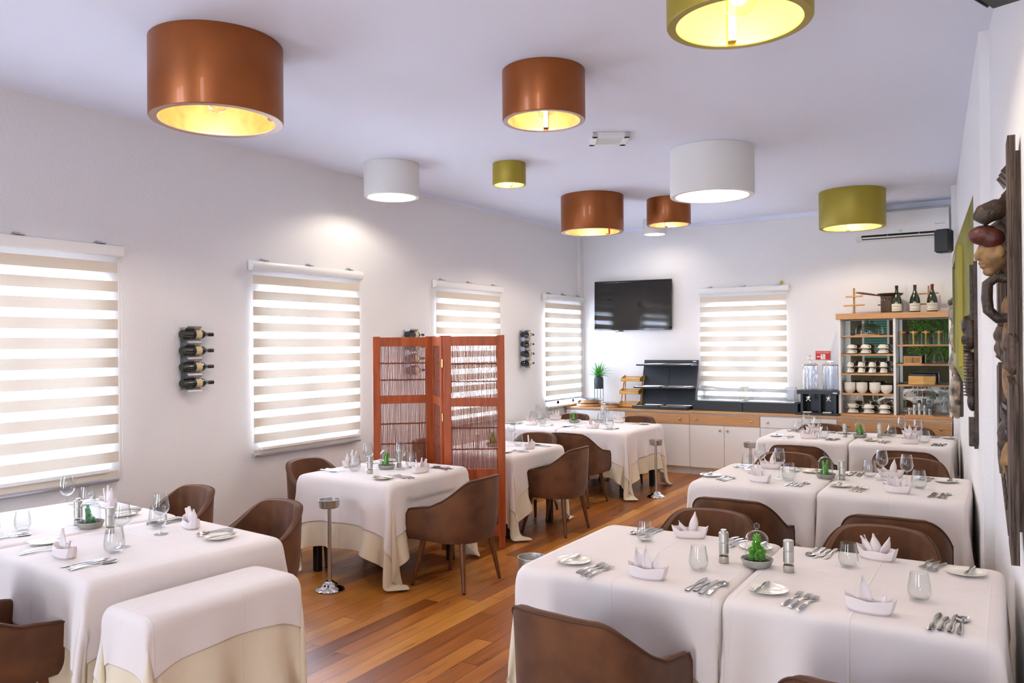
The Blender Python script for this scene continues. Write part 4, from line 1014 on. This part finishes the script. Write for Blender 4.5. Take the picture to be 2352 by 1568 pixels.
cups([3.905, 4.035, 4.16, 4.29], 1.385, SML, SS, .062, N4, 'third shelf')
cups([3.93, 4.115, 4.295], .885, BIG, SB, .050, NAMES, 'bottom', upright=((0, 1),))
def make_bowl():
    o = MB().lathe([(.001, .004), (.03, 0), (.034, 0), (.036, .006), (.056, .022), (.066, .048), (.068, .074), (.065, .074), (.062, .05), (.05, .024), (.001, .012)], n=32).build('bowl', 'china'); return tag(o, 'b', 'bowl')
BW = Once(make_bowl)
for i, x in enumerate((3.905, 4.045, 4.195, 4.325)):
    for k in range(3 if i < 3 else 2): BW((x, 10.87, 1.138+.030*k), 0, '%s bowl of the %s stack in the cup cabinet' % (('bottom', 'middle', 'top')[k] if i < 3 else ('bottom', 'top')[k], N4[i]), 'cream bowls in the display cabinet')
cd = thing('cake_dome', (4.105, 10.93, 1.858), 'smoky glass cake dome on a wooden board, top shelf', 'cake dome')
MB().cyl((0, 0, 0), (0, 0, .014), .145, n=44).build('board', 'oak', cd)
g = MB().lathe([(.13, .015), (.132, .06), (.125, .10), (.10, .13), (.05, .148), (.001, .151)], n=44).build('dome', 'glassgrey', cd)
MB().sphere((0, 0, .172), .026, 18, 12).build('dome_knob', 'glassgrey', g)
# jars with wooden spoons
def make_jar():
    r_ = thing('storage_jar', (0, 0, 0), 'j', 'jar')
    MB().lathe([(.001, 0), (.044, 0), (.047, .004), (.047, .135), (.044, .14)], n=32).build('jar_body', 'glass2', r_)
    MB().cyl((0, 0, .14), (0, 0, .156), .047, n=32).build('lid', 'oak', r_)
    MB().box((-.0, -.052, .065), (.012, .006, .13), bev=.002).sphere((0, -.052, .143), (.016, .006, .022), 14, 9).build('spoon', 'bamboo', r_)
    return r_
JR = Once(make_jar)
for i, x in enumerate((4.50, 4.63, 4.765, 4.905)): JR((x, 10.90, 1.741), 0, '%s glass storage jar with wooden spoon on the upper shelf' % N4[i], 'glass storage jars')
bx_ = thing('tea_box', (4.62, 10.87, 1.507), 'small wooden box with two drawers, right side of the cup cabinet', 'box')
MB().box((0, 0, .046), (.19, .13, .092), bev=.002).build('case', 'bamboo', bx_); MB().box((0, -.067, .046), (.168, .006, .066)).build('drawer_front', 'shadebrown', bx_)
MB().box((0, -.072, .05), (.004, .006, .05)).sphere((0, -.073, .02), .006, 8, 6).build('handle', 'ink', bx_); MB().box((0, 0, .096), (.2, .14, .008)).build('lid', 'black', bx_)
bd = thing('butter_dome', (4.86, 10.88, 1.507), 'fluted clear glass dome on a glass plate, right side of the cup cabinet', 'glass dome')
MB().lathe([(.001, .003), (.05, .003), (.082, .014), (.083, .016), (.05, .006), (.001, .006)], n=32).build('plate', 'glass2', bd)
MB().lathe([(.056, .01), (.056, .05), (.048, .09), (.025, .12), (.006, .13), (.006, .138), (.014, .145), (.012, .155), (.001, .16)], n=24).build('dome', 'glass2', bd)
bx_ = thing('wooden_box', (4.72, 10.86, 1.257), 'long honey coloured wooden box with dark menus on top', 'box')
MB().box((0, 0, .052), (.285, .18, .104), bev=.003).build('case', 'bamboo', bx_)
for k in range(3): mn = MB().box((4.72+.0*k, 10.86, 1.257+.107+.009*k), (.27+.02*(k == 2), .15, .007), rz=.03*k).build('menu_folder', 'black'); tag(mn, '%s dark menu folder on the long wooden box' % ('lowest', 'middle', 'topmost')[k], 'menu', 'dark menu folders')
ty = MB().prism([(-.15, -.06), (.15, -.06), (.12, .06), (-.12, .06)], 0, .012).build('serving_tray', 'oak'); ty.location = (4.69, 10.82, .884); tag(ty, 'small pale wooden tray under the steel shakers', 'tray')
def make_shaker(h):
    r_ = thing('shaker', (0, 0, 0), 's', 'shaker'); MB().cyl((0, 0, 0), (0, 0, h-.012), .021, n=24).build('body', 'brushed', r_); MB().lathe([(.0205, h-.012), (.019, h), (.001, h)], n=24).build('top', 'black', r_)
    MB().box((0, -.0213, h*.5), (.006, .002, h*.3)).build('mark', 'ink', r_); return r_
for x, h, nm in ((4.583, .092, 'leftmost, short'), (4.637, .132, 'second, tall'), (4.692, .150, 'middle, tallest'), (4.747, .128, 'fourth, tall'), (4.802, .088, 'rightmost, short')):
    s_ = make_shaker(h); s_.location = (x, 10.82, .8965); s_['label'] = '%s steel shaker on the small pale tray' % nm; s_['group'] = 'steel shakers on the tray'
def make_jug():
    r_ = thing('glass_jar', (0, 0, 0), 'g', 'jar'); n = 48; P = []
    for i in range(n+1):
        a = 2*PI*i/n; f = .0022*(i % 2); P.append([((r+f*(.02 < z < .2))*math.cos(a), (r+f*(.02 < z < .2))*math.sin(a), z) for r, z in ((.001, 0), (.052, 0), (.058, .01), (.058, .19), (.05, .215), (.04, .225), (.04, .24))])
    MB().grid(P).build('jar_body', 'glass2', r_); MB().cyl((0, 0, .235), (0, 0, .262), .043, n=28).build('lid', 'glassgrey', r_); return r_
JG = Once(make_jug); JG((4.785, 10.985, .884), 0, 'fluted glass jar just behind the steel shakers', 'fluted glass jars'); JG((4.925, 10.97, .884), 0, 'fluted glass jar at the right end of the bottom shelf', 'fluted glass jars')
# ---- on top of the cabinet
TZ = WT+H_+.072
def big_bottle(x, foil, lab, lines):
    b_ = thing('wine_bottle', (x, 10.85, TZ), lab, 'bottle', group='wine bottles on top of the cabinet')
    MB().lathe([(.001, 0), (.054, 0), (.058, .006), (.059, .12), (.055, .16), (.036, .215), (.021, .25), (.0165, .275)], n=36).build('bottle_body', 'bottleb', b_)
    MB().lathe([(.017, .26), (.0172, .30), (.0185, .302), (.0185, .325), (.017, .33), (.001, .33)], n=24).build('foil_cap', foil, b_)
    MB().lathe([(.0594, .014), (.0594, .105)], n=30, arc=(-PI*.95, -PI*.05)).build('label_paper', 'label', b_)
    MB().lathe([(.017, 0), (.017, .001)], n=16).cyl((0, -.0585, .108), (0, -.0600, .108), .016, n=20).build('label_crest', 'label', b_)
    MB().cyl((0, -.0598, .110), (0, -.0606, .110), .006, n=12).build('emblem', 'ink', b_)
    for s_, sz, z in lines: text(s_, sz, b_, (0, -.0612, z), (PI/2, 0, 0))
big_bottle(4.452, 'foil', 'left one of the three dark wine bottles, black cap', (('CHABLIS', .016, .072), ('MOILLARD', .014, .034)))
big_bottle(4.652, 'foilred', 'middle one of the three dark wine bottles, red cap', (('POMMARD', .016, .078), ('MOILLARD', .014, .034)))
big_bottle(4.838, 'foilred', 'right one of the three dark wine bottles, red cap', (('BOURGOGNE', .013, .084), ('HAUTES COTES DE NUITS', .008, .068), ('MOILLARD', .014, .034)))
def tier(x, y, ws, lab):
    t_ = thing('plate_stand', (x, y, TZ), lab, 'stand', group='small wooden tier stands')
    MB().box((0, 0, .16), (.02, .02, .32), bev=.002).build('post', 'shadebrown', t_); MB().box((0, .02, .004), (.05, .08, .008)).build('foot', 'shadebrown', t_)
    for w_, z in ws: MB().box((0, -.015, z), (w_, .05, .016), bev=.004, ry=-.02).build('crossbar', 'bamboo', t_)
tier(3.965, 10.86, ((.19, .215), (.245, .105)), 'wooden stand with two crossbars at the left of the cabinet top')
tier(4.79, 10.98, ((.22, .225), (.2, .10)), 'wooden stand with two crossbars behind the wine bottles')
bu = thing('flambe_burner', (4.37, 10.93, TZ), 'dark copper burner standing on the cabinet top', 'burner')
m_ = MB(); n = 48; P = [[(r*math.cos(2*PI*i/n), r*math.sin(2*PI*i/n), z) for r, z in ((.105, 0), (.108, .01), (.108, .15))] for i in range(n+1)]; m_.grid(P)
for i in range(16):
    a0 = 2*PI*i/16; P = [[(.108*math.cos(a0+.06+.22*j/4), .108*math.sin(a0+.06+.22*j/4), z) for z in (.15, .18)] for j in range(5)]; m_.grid(P)
m_.grid([[(.108*math.cos(2*PI*i/n), .108*math.sin(2*PI*i/n), z) for z in (.18, .205)] for i in range(n+1)]); m_.build('drum', 'pewter', bu)
m_ = MB()
for sg in (-1, 1): m_.tube([(sg*.105, 0, .1), (sg*.14, -.01, .102)], .006, 8)
m_.build('side_handle', 'ink', bu)
pn = thing('frying_pan', (4.37, 10.93, TZ+.207), 'shallow dark pan with brown turned handle lying on the burner', 'pan')
MB().lathe([(.001, 0), (.11, 0), (.128, .010), (.148, .032), (.151, .032), (.132, .008), (.112, -.003), (.001, -.003)], n=44).build('pan_body', 'pewter', pn)
MB().tube([(-.13, -.02, .010), (-.18, -.035, .022), (-.25, -.055, .035), (-.34, -.075, .05), (-.385, -.085, .056)], [.006, .011, .012, .013, .006], 12).build('handle', 'brownwood', pn)
# ---- drink dispensers
ds = thing('dispenser_stand', (3.55, 10.72, WT), 'black open stand carrying two clear drink dispensers', 'stand')
MB().box((0, .12, .285), (.50, .34, .05), bev=.003).box((0, .27, .14), (.44, .03, .25)).box((-.20, .13, .14), (.03, .26, .26)).box((.0, .18, .14), (.025, .16, .26)).box((.20, .13, .14), (.03, .26, .26)).build('frame', 'black', ds)
MB().box((0, .09, .012), (.52, .40, .024), bev=.002).build('base_tray', 'blackmat', ds)
MB().box((.21, -.052, .28), (.05, .002, .012)).build('badge', 'signwhite', ds)
def dispenser(x, lab, up):
    d_ = thing('drink_dispenser', (x, 10.84, WT+.31), lab, 'drink dispenser', group='clear drink dispensers')
    MB().lathe([(.001, 0), (.092, 0), (.094, .006), (.094, .315)], n=44).build('container', 'acrylic', d_); MB().lathe([(.05, .005), (.05, .30), (.001, .30)], n=28).build('ice_tube', 'acrylic', d_)
    l = MB().lathe([(.097, .31), (.1, .318), (.06, .338), (.001, .342)], n=40).build('lid', 'chrome', d_)
    if up: MB().tube([(.022*math.cos(t), 0, .405+.032*math.sin(t)) for t in [PI*2*i/20 for i in range(20)]], .004, 8, closed=True).cyl((0, 0, .338), (0, 0, .372), .007).build('lid_ring', 'chrome', l)
    else: MB().cyl((0, 0, .338), (0, 0, .362), .007).box((0, 0, .364), (.07, .01, .006), bev=.002).build('lid_ring', 'chrome', l)
    t = MB().lathe([(.001, -.05), (.034, -.048), (.036, -.04), (.036, 0), (.001, 0)], (0, -.085, -.11), 4, axis='y').build('tap', 'acrylic', d_)
    c = Vector((0, -.14, -.11)); MB().cyl(c+Vector((-.026, 0, -.026)), c+Vector((.026, 0, .026)), .004, n=8).cyl(c+Vector((-.026, 0, .026)), c+Vector((.026, 0, -.026)), .004, n=8).cyl((0, -.085, -.11), (0, .0, -.0), .008, n=8).build('tap_cross', 'signwhite', t)
dispenser(3.435, 'left clear drink dispenser with an upright ring on its lid', True); dispenser(3.68, 'right clear drink dispenser, partly behind the cup cabinet', False)
for x, nm in ((3.42, 'left'), (3.66, 'right')): dt = MB().box((x, 10.72, WT+.030), (.10, .09, .010), bev=.002).build('drip_tray', 'signwhite'); tag(dt, '%s small white drip tray on the black dispenser stand' % nm, 'tray', 'drip trays')
# ---- red fire sign
sg_ = thing('fire_sign', (3.535, L_Y-.005, 1.605), 'red fire sign with white arrow on the back wall', 'sign')
MB().box((0, 0, 0), (.185, .004, .115)).build('sign_plate', 'red', sg_)
MB().add([(-.078, -.0032, -.018), (-.062, -.0032, -.006), (-.062, -.0032, -.0135), (-.03, -.0032, -.0135), (-.03, -.0032, -.0225), (-.062, -.0032, -.0225), (-.062, -.0032, -.030)], [(0, 1, 2, 3, 4, 5, 6)]).build('arrow', 'signwhite', sg_)
pc = MB().box((.0, -.003, -.018), (.056, .002, .066)).build('pictogram', 'signwhite', sg_)
MB().lathe([(.012, -.0045), (.016, -.0045)], (.004, 0, -.022), 16, axis='y').box((-.008, -.0045, .002), (.012, .001, .014)).box((.012, -.0045, -.034), (.003, .001, .018)).build('hose_symbol', 'ink', pc)
text('BRANDSLANG & BRANDBLUSSER', .0115, sg_, (0, -.0035, .043), (PI/2, 0, 0), 'signwhite'); text('FIRE HOSE & FIRE EXTINGUISHER', .0105, sg_, (0, -.0035, .030), (PI/2, 0, 0), 'signwhite')
# ---- cold food units
def cold(x0, x1, lab):
    r_ = thing('cooling_unit', ((x0+x1)/2, 10.74, WT), lab, 'food display', group='cooled food displays with clear covers'); w_ = x1-x0-.004
    MB().box((0, .17, .065), (w_, .36, .13), bev=.004).build('base_box', 'slate', r_)
    t = MB().box((0, .17, .136), (w_-.10, .26, .014), bev=.004); t.build('tray', 'plastic', r_)
    for k in range(4): MB().lathe([(.001, .137), (.045, .138), (.056, .1445), (.060, .1445)], (-w_/2+.05+(w_-.1)*(k+.5)/4, .17, 0), 4).build('well', 'grille', r_)
    P = []
    for i in range(13):
        a = PI*i/12; P.append([(x, .17-.135*math.cos(a), .143+.19*math.sin(a)**.75) for x in (-w_/2+.06, w_/2-.06)])
    m_ = MB().grid(P)
    for k in (0, 1): m_.add([p[k] for p in P], [tuple(range(13))])
    m_.build('clear_cover', 'acrylic', r_); m_ = MB()
    for k in (0, 1): m_.tube([p[k] for p in P], .003, 6)
    m_.build('cover_edge', 'acrylic', r_)
cold(1.90, 2.585, 'left dark food display with clear rolled cover on the worktop'); cold(2.587, 3.30, 'right dark food display with clear rolled cover on the worktop')
# ---- black tiered stand (two modules)
def tiers(x, lab, badge):
    r_ = thing('tiered_stand', (x, 11.10, WT), lab, 'display stand', group='black tiered display stands'); w_ = .405
    top = (0, .0, .675); bot = (0, -.20, .03)
    MB().add([(-w_/2, -.21, .0), (w_/2, -.21, .0), (w_/2, .0, .68), (-w_/2, .0, .68), (-w_/2, -.185, .0), (w_/2, -.185, .0), (w_/2, .02, .68), (-w_/2, .02, .68)], [(0, 1, 2, 3), (7, 6, 5, 4), (0, 4, 5, 1), (3, 2, 6, 7), (0, 3, 7, 4), (1, 5, 6, 2)]).build('back_panel', 'slate', r_)
    for z, y in ((.615, -.17), (.30, -.27), (.022, -.335)):
        m_ = MB(); t = .015
        s = MB().box((0, y, z), (w_+.0, .30, .022 if z > .1 else .045), bev=.003).build('shelf_tray', 'blackmat', r_)
        MB().box((0, y-.143, z+.014 + (.012 if z < .1 else 0)), (w_-.04, .008, .006)).box((0, y+.13, z+.014+ (.012 if z < .1 else 0)), (w_-.04, .008, .006)).box((-w_/2+.02, y, z+.014+ (.012 if z < .1 else 0)), (.008, .27, .006)).box((w_/2-.02, y, z+.014+ (.012 if z < .1 else 0)), (.008, .27, .006)).box((0, y, z+.0115+ (.012 if z < .1 else 0)), (w_-.05, .26, .002)).build('steel_insert', 'chrome', s)
    if badge: MB().box((.15, -.012, .66), (.05, .002, .014)).build('badge', 'signwhite', r_)
tiers(1.255, 'left half of the black tiered stand beside the bamboo rack', False); tiers(1.665, 'right half of the black tiered stand beside the food covers', True)
# ---- bamboo basket rack
bm_ = thing('basket_rack', (.93, 10.95, WT), 'bamboo rack with three small slatted baskets', 'rack')
m_ = MB()
for sg in (-1, 1): m_.tube([(sg*.16, -.10, 0), (sg*.15, .06, .46)], .010, 4).tube([(sg*.16, .08, 0), (sg*.15, .065, .46)], .009, 4)
m_.build('ladder_frame', 'bamboo', bm_)
for z, y, nm in ((.045, -.14, 'lower'), (.225, -.08, 'middle'), (.405, -.02, 'upper')):
    m_ = MB(); w_, d_ = .30, .15
    m_.box((0, y, z-.03), (w_-.02, d_-.02, .008)); m_.box((0, y-d_/2, z-.008), (w_, .01, .044)); m_.box((0, y+d_/2, z+.028), (w_, .01, .018)); m_.box((0, y+d_/2, z-.0), (w_, .01, .018))
    for sg in (-1, 1): m_.add([(sg*w_/2, y-d_/2, z-.034), (sg*w_/2, y+d_/2, z-.034), (sg*w_/2, y+d_/2, z+.045), (sg*w_/2, y+d_/2-.05, z+.045), (sg*w_/2, y-d_/2, z+.014), (sg*(w_/2-.01), y-d_/2, z-.034), (sg*(w_/2-.01), y+d_/2, z-.034), (sg*(w_/2-.01), y+d_/2, z+.045), (sg*(w_/2-.01), y+d_/2-.05, z+.045), (sg*(w_/2-.01), y-d_/2, z+.014)], [(0, 1, 2, 3, 4), (9, 8, 7, 6, 5), (0, 5, 6, 1), (1, 6, 7, 2), (2, 7, 8, 3), (3, 8, 9, 4), (4, 9, 5, 0)])
    m_.build('basket', 'bamboo', bm_)
# ---- potted plant on wire stand
pp = thing('plant_stand', (.37, 10.97, WT), 'thin black wire stand holding the potted plant by the window', 'stand')
m_ = MB()
for a in (PI/4, 3*PI/4, 5*PI/4, 7*PI/4): m_.cyl((.07*math.cos(a), .07*math.sin(a), 0), (.07*math.cos(a), .07*math.sin(a), .40), .004, n=8)
m_.tube([(.07*math.cos(t), .07*math.sin(t), .255) for t in [2*PI*i/24 for i in range(24)]], .004, 6, closed=True); m_.build('wire_frame', 'black', pp)
pt = thing('potted_plant', (.37, 10.97, WT+.262), 'spiky green plant in a dark blue pot', 'potted plant')
MB().lathe([(.001, 0), (.058, 0), (.062, .006), (.064, .165), (.058, .168), (.056, .15), (.001, .15)], n=36).build('pot', 'slate', pt)
m_ = MB(); rs = random.Random(4)
for k in range(46):
    a = k*2.4; t = k/46; ln = rs.uniform(.21, .29)*(.8+.3*t); el = .25+1.15*(1-t); G = []
    for i in range(8):
        q = i/7; rr_ = ln*q*math.sin(el*(.6+.5*q)); zz = .15+ln*q*math.cos(el*(.6+.5*q)); w_ = .017*(1-q)**.7*(.5+q if q < .5 else 1)
        sd = Vector((-math.sin(a), math.cos(a), 0))*w_; c_ = Vector((rr_*math.cos(a), rr_*math.sin(a), zz)); G.append([c_-sd, c_-Vector((0, 0, w_*.5)), c_+sd])
    m_.grid(G)
m_.build('leaves', 'leaf2', pt, weld=False)
# ---- chafing dishes
def chafer(x, y, r, h, lab):
    c_ = thing('chafing_dish', (x, y, WT), lab, 'serving dish', group='round steel serving dishes')
    MB().lathe([(.001, .0), (r*.80, 0), (r*.86, .01), (r*.80, .035), (r*.75, .038)], n=48).build('wooden_base', 'oak', c_)
    MB().lathe([(r*.70, .036), (r*.78, h*.55), (r*.82, h*.8), (r, h*.86), (r*1.02, h*.9), (r, h*.93), (r*.8, h*.9), (.001, h*.92)], n=48).build('pan', 'chrome', c_)
    MB().lathe([(r*.86, h*.93), (r*.8, h*1.02), (r*.35, h*1.08), (.001, h*1.09)], n=48).build('lid', 'glass2', c_)
    MB().lathe([(r*.70, h*1.0), (r*.9, h*.97), (r*.92, h*.95)], n=48).build('lid_rim', 'chrome', c_)
    MB().box((r*.95, -.03, h*.85), (.07, .05, .02), bev=.004).build('hinge', 'chrome', c_)
chafer(.27, 10.83, .215, .112, 'large round steel serving dish at the left end of the worktop'); chafer(.67, 10.72, .15, .070, 'smaller low steel serving dish before the bamboo rack')
# ------------------------------------------------------------------ carvings on the right wall
def blob(name, parts, mat, parent, vox=.006, disp=0):
    """organic carving: ellipsoids / capsules fused by a voxel remesh"""
    m_ = MB()
    for p in parts:
        if p[0] == 's': m_.sphere(p[1], p[2], 16, 10, R=p[3] if len(p) > 3 else None)
        elif p[0] == 't': m_.tube(p[1], p[2], 12)
        else: m_.box(p[1], p[2], **(p[3] if len(p) > 3 else {}))
    o = m_.build(name, mat, parent, weld=False); r_ = o.modifiers.new('fuse', 'REMESH'); r_.mode = 'VOXEL'; r_.voxel_size = vox; r_.use_smooth_shade = True
    s = o.modifiers.new('soft', 'SMOOTH'); s.iterations = 2
    return o
# local frame on the right wall: x = out of the wall (into the room), y = along the wall away from the camera, z up
def on_wall(y): return wall_x(y), math.atan2(-.0711 if y > 5.2 else -.085, 1)
def wall_thing(name, y, z, label, cat):
    x, _ = on_wall(y); sl = -.0711 if y > 5.2 else -.085
    # local +y should point along the wall (sl,1); rotate about z by atan(-sl); local -x is into the room
    return thing(name, (x, y, z), label, cat, rz=math.atan(-sl))
cb = wall_thing('carved_panel', 3.94, 0, 'tall old carved wooden panel with a large head, nearest on the right wall', 'wall carving')
# planks (two uprights with irregular ends) ; local -x faces the room
def plank(y0, y1, z0, z1, x0, x1, tops=(0, 0), bots=(0, 0)):
    return [(x0, y0, z0+bots[0]), (x0, y1, z0+bots[1]), (x0, y1, z1+tops[1]), (x0, y0, z1+tops[0])], (x0, x1)
def slab(m_, quad, xs):
    a = [(xs[0], p[1], p[2]) for p in quad]; b_ = [(xs[1], p[1], p[2]) for p in quad]; m_.add(a+b_, [(0, 1, 2, 3), (7, 6, 5, 4), (0, 4, 5, 1), (1, 5, 6, 2), (2, 6, 7, 3), (3, 7, 4, 0)])
m_ = MB()
slab(m_, [(0, -.20, 1.02), (0, .22, 1.28), (0, .22, 2.30), (0, -.20, 2.52)], (0, -.022))
m_.build('back_board', 'carve', cb)
m_ = MB()
slab(m_, [(0, -.215, .89), (0, -.12, .96), (0, -.12, 1.63), (0, -.215, 1.60)], (-.018, -.048)); slab(m_, [(0, .13, 1.20), (0, .225, 1.26), (0, .225, 1.66), (0, .13, 1.68)], (-.018, -.058))
slab(m_, [(0, -.215, 1.80), (0, -.14, 1.80), (0, -.14, 2.56), (0, -.215, 2.58)], (-.018, -.045)); slab(m_, [(0, .15, 1.84), (0, .225, 1.84), (0, .225, 2.28), (0, .15, 2.38)], (-.018, -.055))
slab(m_, [(0, -.12, .985), (0, .22, 1.22), (0, .22, 1.34), (0, -.12, 1.22)], (-.018, -.050))
m_.build('upright_planks', 'carve', cb)
rz_ = random.Random(8)
for lo, hi in ((.95, 1.56), (1.84, 2.50)):      # gouged grain along the near edge of the plank
    m_ = MB(); z = lo
    while z < hi:
        m_.box((-.022-rz_.uniform(.0, .018), -.2155, z), (rz_.uniform(.003, .006), .006, .10), ry=rz_.uniform(-.02, .02)); z += .062
    m_.box((-.030, -.2158, (lo+hi)/2), (.003, .005, hi-lo))
    m_.build('grain_ridges', 'carve', cb)
m_ = MB()
for k in range(9): m_.box((-.045, -.10+.033*k, 1.12+.024*k), (.02, .018, .07), rx=.5)
for k in range(10): m_.box((-.045, -.10+.03*k, 1.445+.004*k), (.022, .014, .05))
m_.box((-.035, .0, 1.50), (.03, .25, .018)).box((-.035, .0, 1.40), (.03, .25, .018))
m_.build('chip_carving', 'carve2', cb); m_ = MB()
for k in range(5):
    for q in range(3): m_.add([(-.03, -.16+.1*q, 2.02+.1*k), (-.062, -.12+.1*q, 2.06+.1*k), (-.03, -.08+.1*q, 2.1+.1*k), (-.03, -.08+.1*q, 2.02+.1*k)], [(0, 1, 2), (0, 3, 1), (1, 3, 2), (0, 2, 3)])
m_.build('zigzag_carving', 'carve2', cb)
# pale figure down the middle and small faces
blob('pale_figure', [('s', (-.03, .0, 1.90), (.026, .03, .06)), ('s', (-.03, 0, 1.78), (.024, .035, .09)), ('s', (-.03, .0, 1.62), (.026, .04, .10)), ('s', (-.03, .01, 1.30), (.032, .045, .075)), ('s', (-.052, .0, 1.27), (.016, .018, .03)), ('s', (-.03, .0, 1.22), (.028, .035, .05))], 'carvelight', cb)
for y, z in ((-.17, 1.71), (.18, 1.75)):
    blob('small_face', [('s', (-.03, y, z), (.035, .035, .075)), ('s', (-.058, y, z-.01), (.014, .010, .025)), ('s', (-.052, y, z-.045), (.014, .018, .010)), ('s', (-.04, y, z+.045), (.034, .035, .035)), ('s', (-.03, y, z+.068), (.036, .038, .03))], 'carve', cb, .005)
blob('dark_braid_head', [('s', (-.04, .02, 1.385), (.035, .042, .06)), ('s', (-.045, .02, 1.34), (.03, .034, .04))], 'carve2', cb, .005)
# big projecting head: bun, headdress, face looking down to the room
blob('hair_bun', [('t', [(-.02, -.02, 2.32), (-.07, -.03, 2.318), (-.115, -.035, 2.30), (-.135, -.035, 2.27)], [.036, .045, .044, .034])], 'carve2', cb)
blob('neck_block', [('t', [(-.01, .01, 2.18), (-.055, 0, 2.22), (-.085, -.01, 2.25)], [.06, .058, .05]), ('s', (-.04, .0, 2.14), (.05, .05, .07))], 'carve2', cb)
blob('red_headdress', [('s', (-.115, -.02, 2.215), (.062, .055, .042)), ('s', (-.085, -.02, 2.20), (.055, .058, .05))], 'carvered', cb)
blob('carved_head', [('s', (-.075, -.01, 2.135), (.058, .05, .072)), ('s', (-.118, -.01, 2.155), (.022, .038, .030)), ('t', [(-.128, -.01, 2.165), (-.142, -.01, 2.130), (-.138, -.01, 2.112)], [.010, .013, .011]), ('s', (-.118, -.01, 2.098), (.022, .020, .008)), ('s', (-.114, -.01, 2.083), (.020, .020, .008)), ('s', (-.096, -.01, 2.062), (.026, .026, .020)), ('s', (-.060, -.058, 2.14), (.018, .012, .028)), ('s', (-.060, .040, 2.14), (.018, .012, .028)), ('s', (-.124, -.032, 2.163), (.010, .014, .008)), ('s', (-.124, .012, 2.163), (.010, .014, .008))], 'carvelight', cb, .0045)
m_ = MB().tube([(-.02, -.02, 2.03), (-.075, -.02, 2.035), (-.105, -.02, 2.01), (-.108, -.02, 1.95), (-.103, -.02, 1.90), (-.07, -.02, 1.865), (-.02, -.02, 1.87)], [.022, .021, .022, .022, .022, .021, .022], 14); m_.build('arm_loop', 'carve2', cb)
# narrow dark carving past the wall step
nb = wall_thing('narrow_carving', 5.72, 0, 'narrow dark carved figure post hanging beside the olive frame', 'wall carving')
m_ = MB(); slab(m_, [(0, -.07, 1.16), (0, .08, 1.10), (0, .08, 2.22), (0, -.07, 2.26)], (0, -.02)); slab(m_, [(0, -.05, 1.90), (0, .06, 1.90), (0, .06, 2.2), (0, -.05, 2.24)], (-.018, -.04)); slab(m_, [(0, -.06, 1.13), (0, .07, 1.12), (0, .07, 1.30), (0, -.06, 1.30)], (-.018, -.05)); m_.build('board', 'carve2', nb)
blob('mask_head', [('s', (-.035, 0, 1.83), (.04, .055, .11)), ('s', (-.06, 0, 1.87), (.03, .045, .06)), ('s', (-.075, 0, 1.78), (.014, .012, .03)), ('s', (-.06, 0, 1.72), (.02, .02, .02)), ('s', (-.035, 0, 1.62), (.032, .045, .09)), ('s', (-.035, 0, 1.50), (.034, .045, .1)), ('s', (-.03, 0, 1.4), (.03, .04, .06))], 'carve2', nb, .005)
m_ = MB()
for k in range(22): m_.lathe([(.046, -.004), (.050, 0), (.046, .004)], (-.03, 0, 1.44+.02*k), 14, arc=(PI*.5, PI*1.5))
m_.build('ridges', 'carve2', nb)
# olive splayed frame
of = wall_thing('olive_frame', 6.62, 2.03, 'olive green splayed wooden frame on the right wall', 'wall frame')
B_ = [(0, -.56, -.66), (0, .72, -.66), (0, .72, .70), (0, -.56, .70)]; A_ = [(-.105, -.42, -.42), (-.105, .55, -.42), (-.105, .55, .38), (-.105, -.42, .38)]; I2 = [(-.105, -.34, -.34), (-.105, .47, -.34), (-.105, .47, .30), (-.105, -.34, .30)]; I3 = [(-.01, -.34, -.34), (-.01, .47, -.34), (-.01, .47, .30), (-.01, -.34, .30)]
m_ = MB()
for X_, Y_ in ((B_, A_), (A_, I2), (I2, I3)):
    for i in range(4): j = (i+1) % 4; m_.add([X_[i], X_[j], Y_[j], Y_[i]], [(0, 1, 2, 3)])
m_.build('splayed_surround', 'olivewood', of); MB().box((-.012, .065, -.02), (.006, .81, .64)).build('mirror_panel', 'mirror', of)
MB().box((-.075, -.455, -.02), (.03, .035, .82), bev=.004).build('edge_bar', 'olive', of)
# pale and dark mask column near the back
mc = wall_thing('mask_column', 8.60, 0, 'brown and white carved column of faces between the olive frame and the cup cabinet', 'wall carving')
P_ = []
for k, z in enumerate((2.05, 1.82, 1.58, 1.34, 1.18)):
    P_ += [('s', (-.05, 0, z), (.06, .10, .13)), ('s', (-.10, 0, z-.01), (.02, .02, .045)), ('s', (-.09, 0, z-.06), (.022, .03, .014)), ('s', (-.08, -.03, z+.03), (.02, .02, .012)), ('s', (-.08, .03, z+.03), (.02, .02, .012))]
blob('stacked_faces', P_, 'carvepatch', mc, .007)
blob('crown', [('s', (-.06, 0, 2.14), (.06, .09, .05))], 'carve2', mc, .006); m_ = MB(); slab(m_, [(0, -.09, 1.09), (0, .09, 1.06), (0, .09, 2.16), (0, -.09, 2.16)], (0, -.02)); m_.build('board', 'carve2', mc)
dpost = MB().box((5.09, 10.62, .55), (.05, .06, 1.1), bev=.004).build('dark_post', 'black'); tag(dpost, 'thin black post standing between the sideboard end and the wall', 'post')
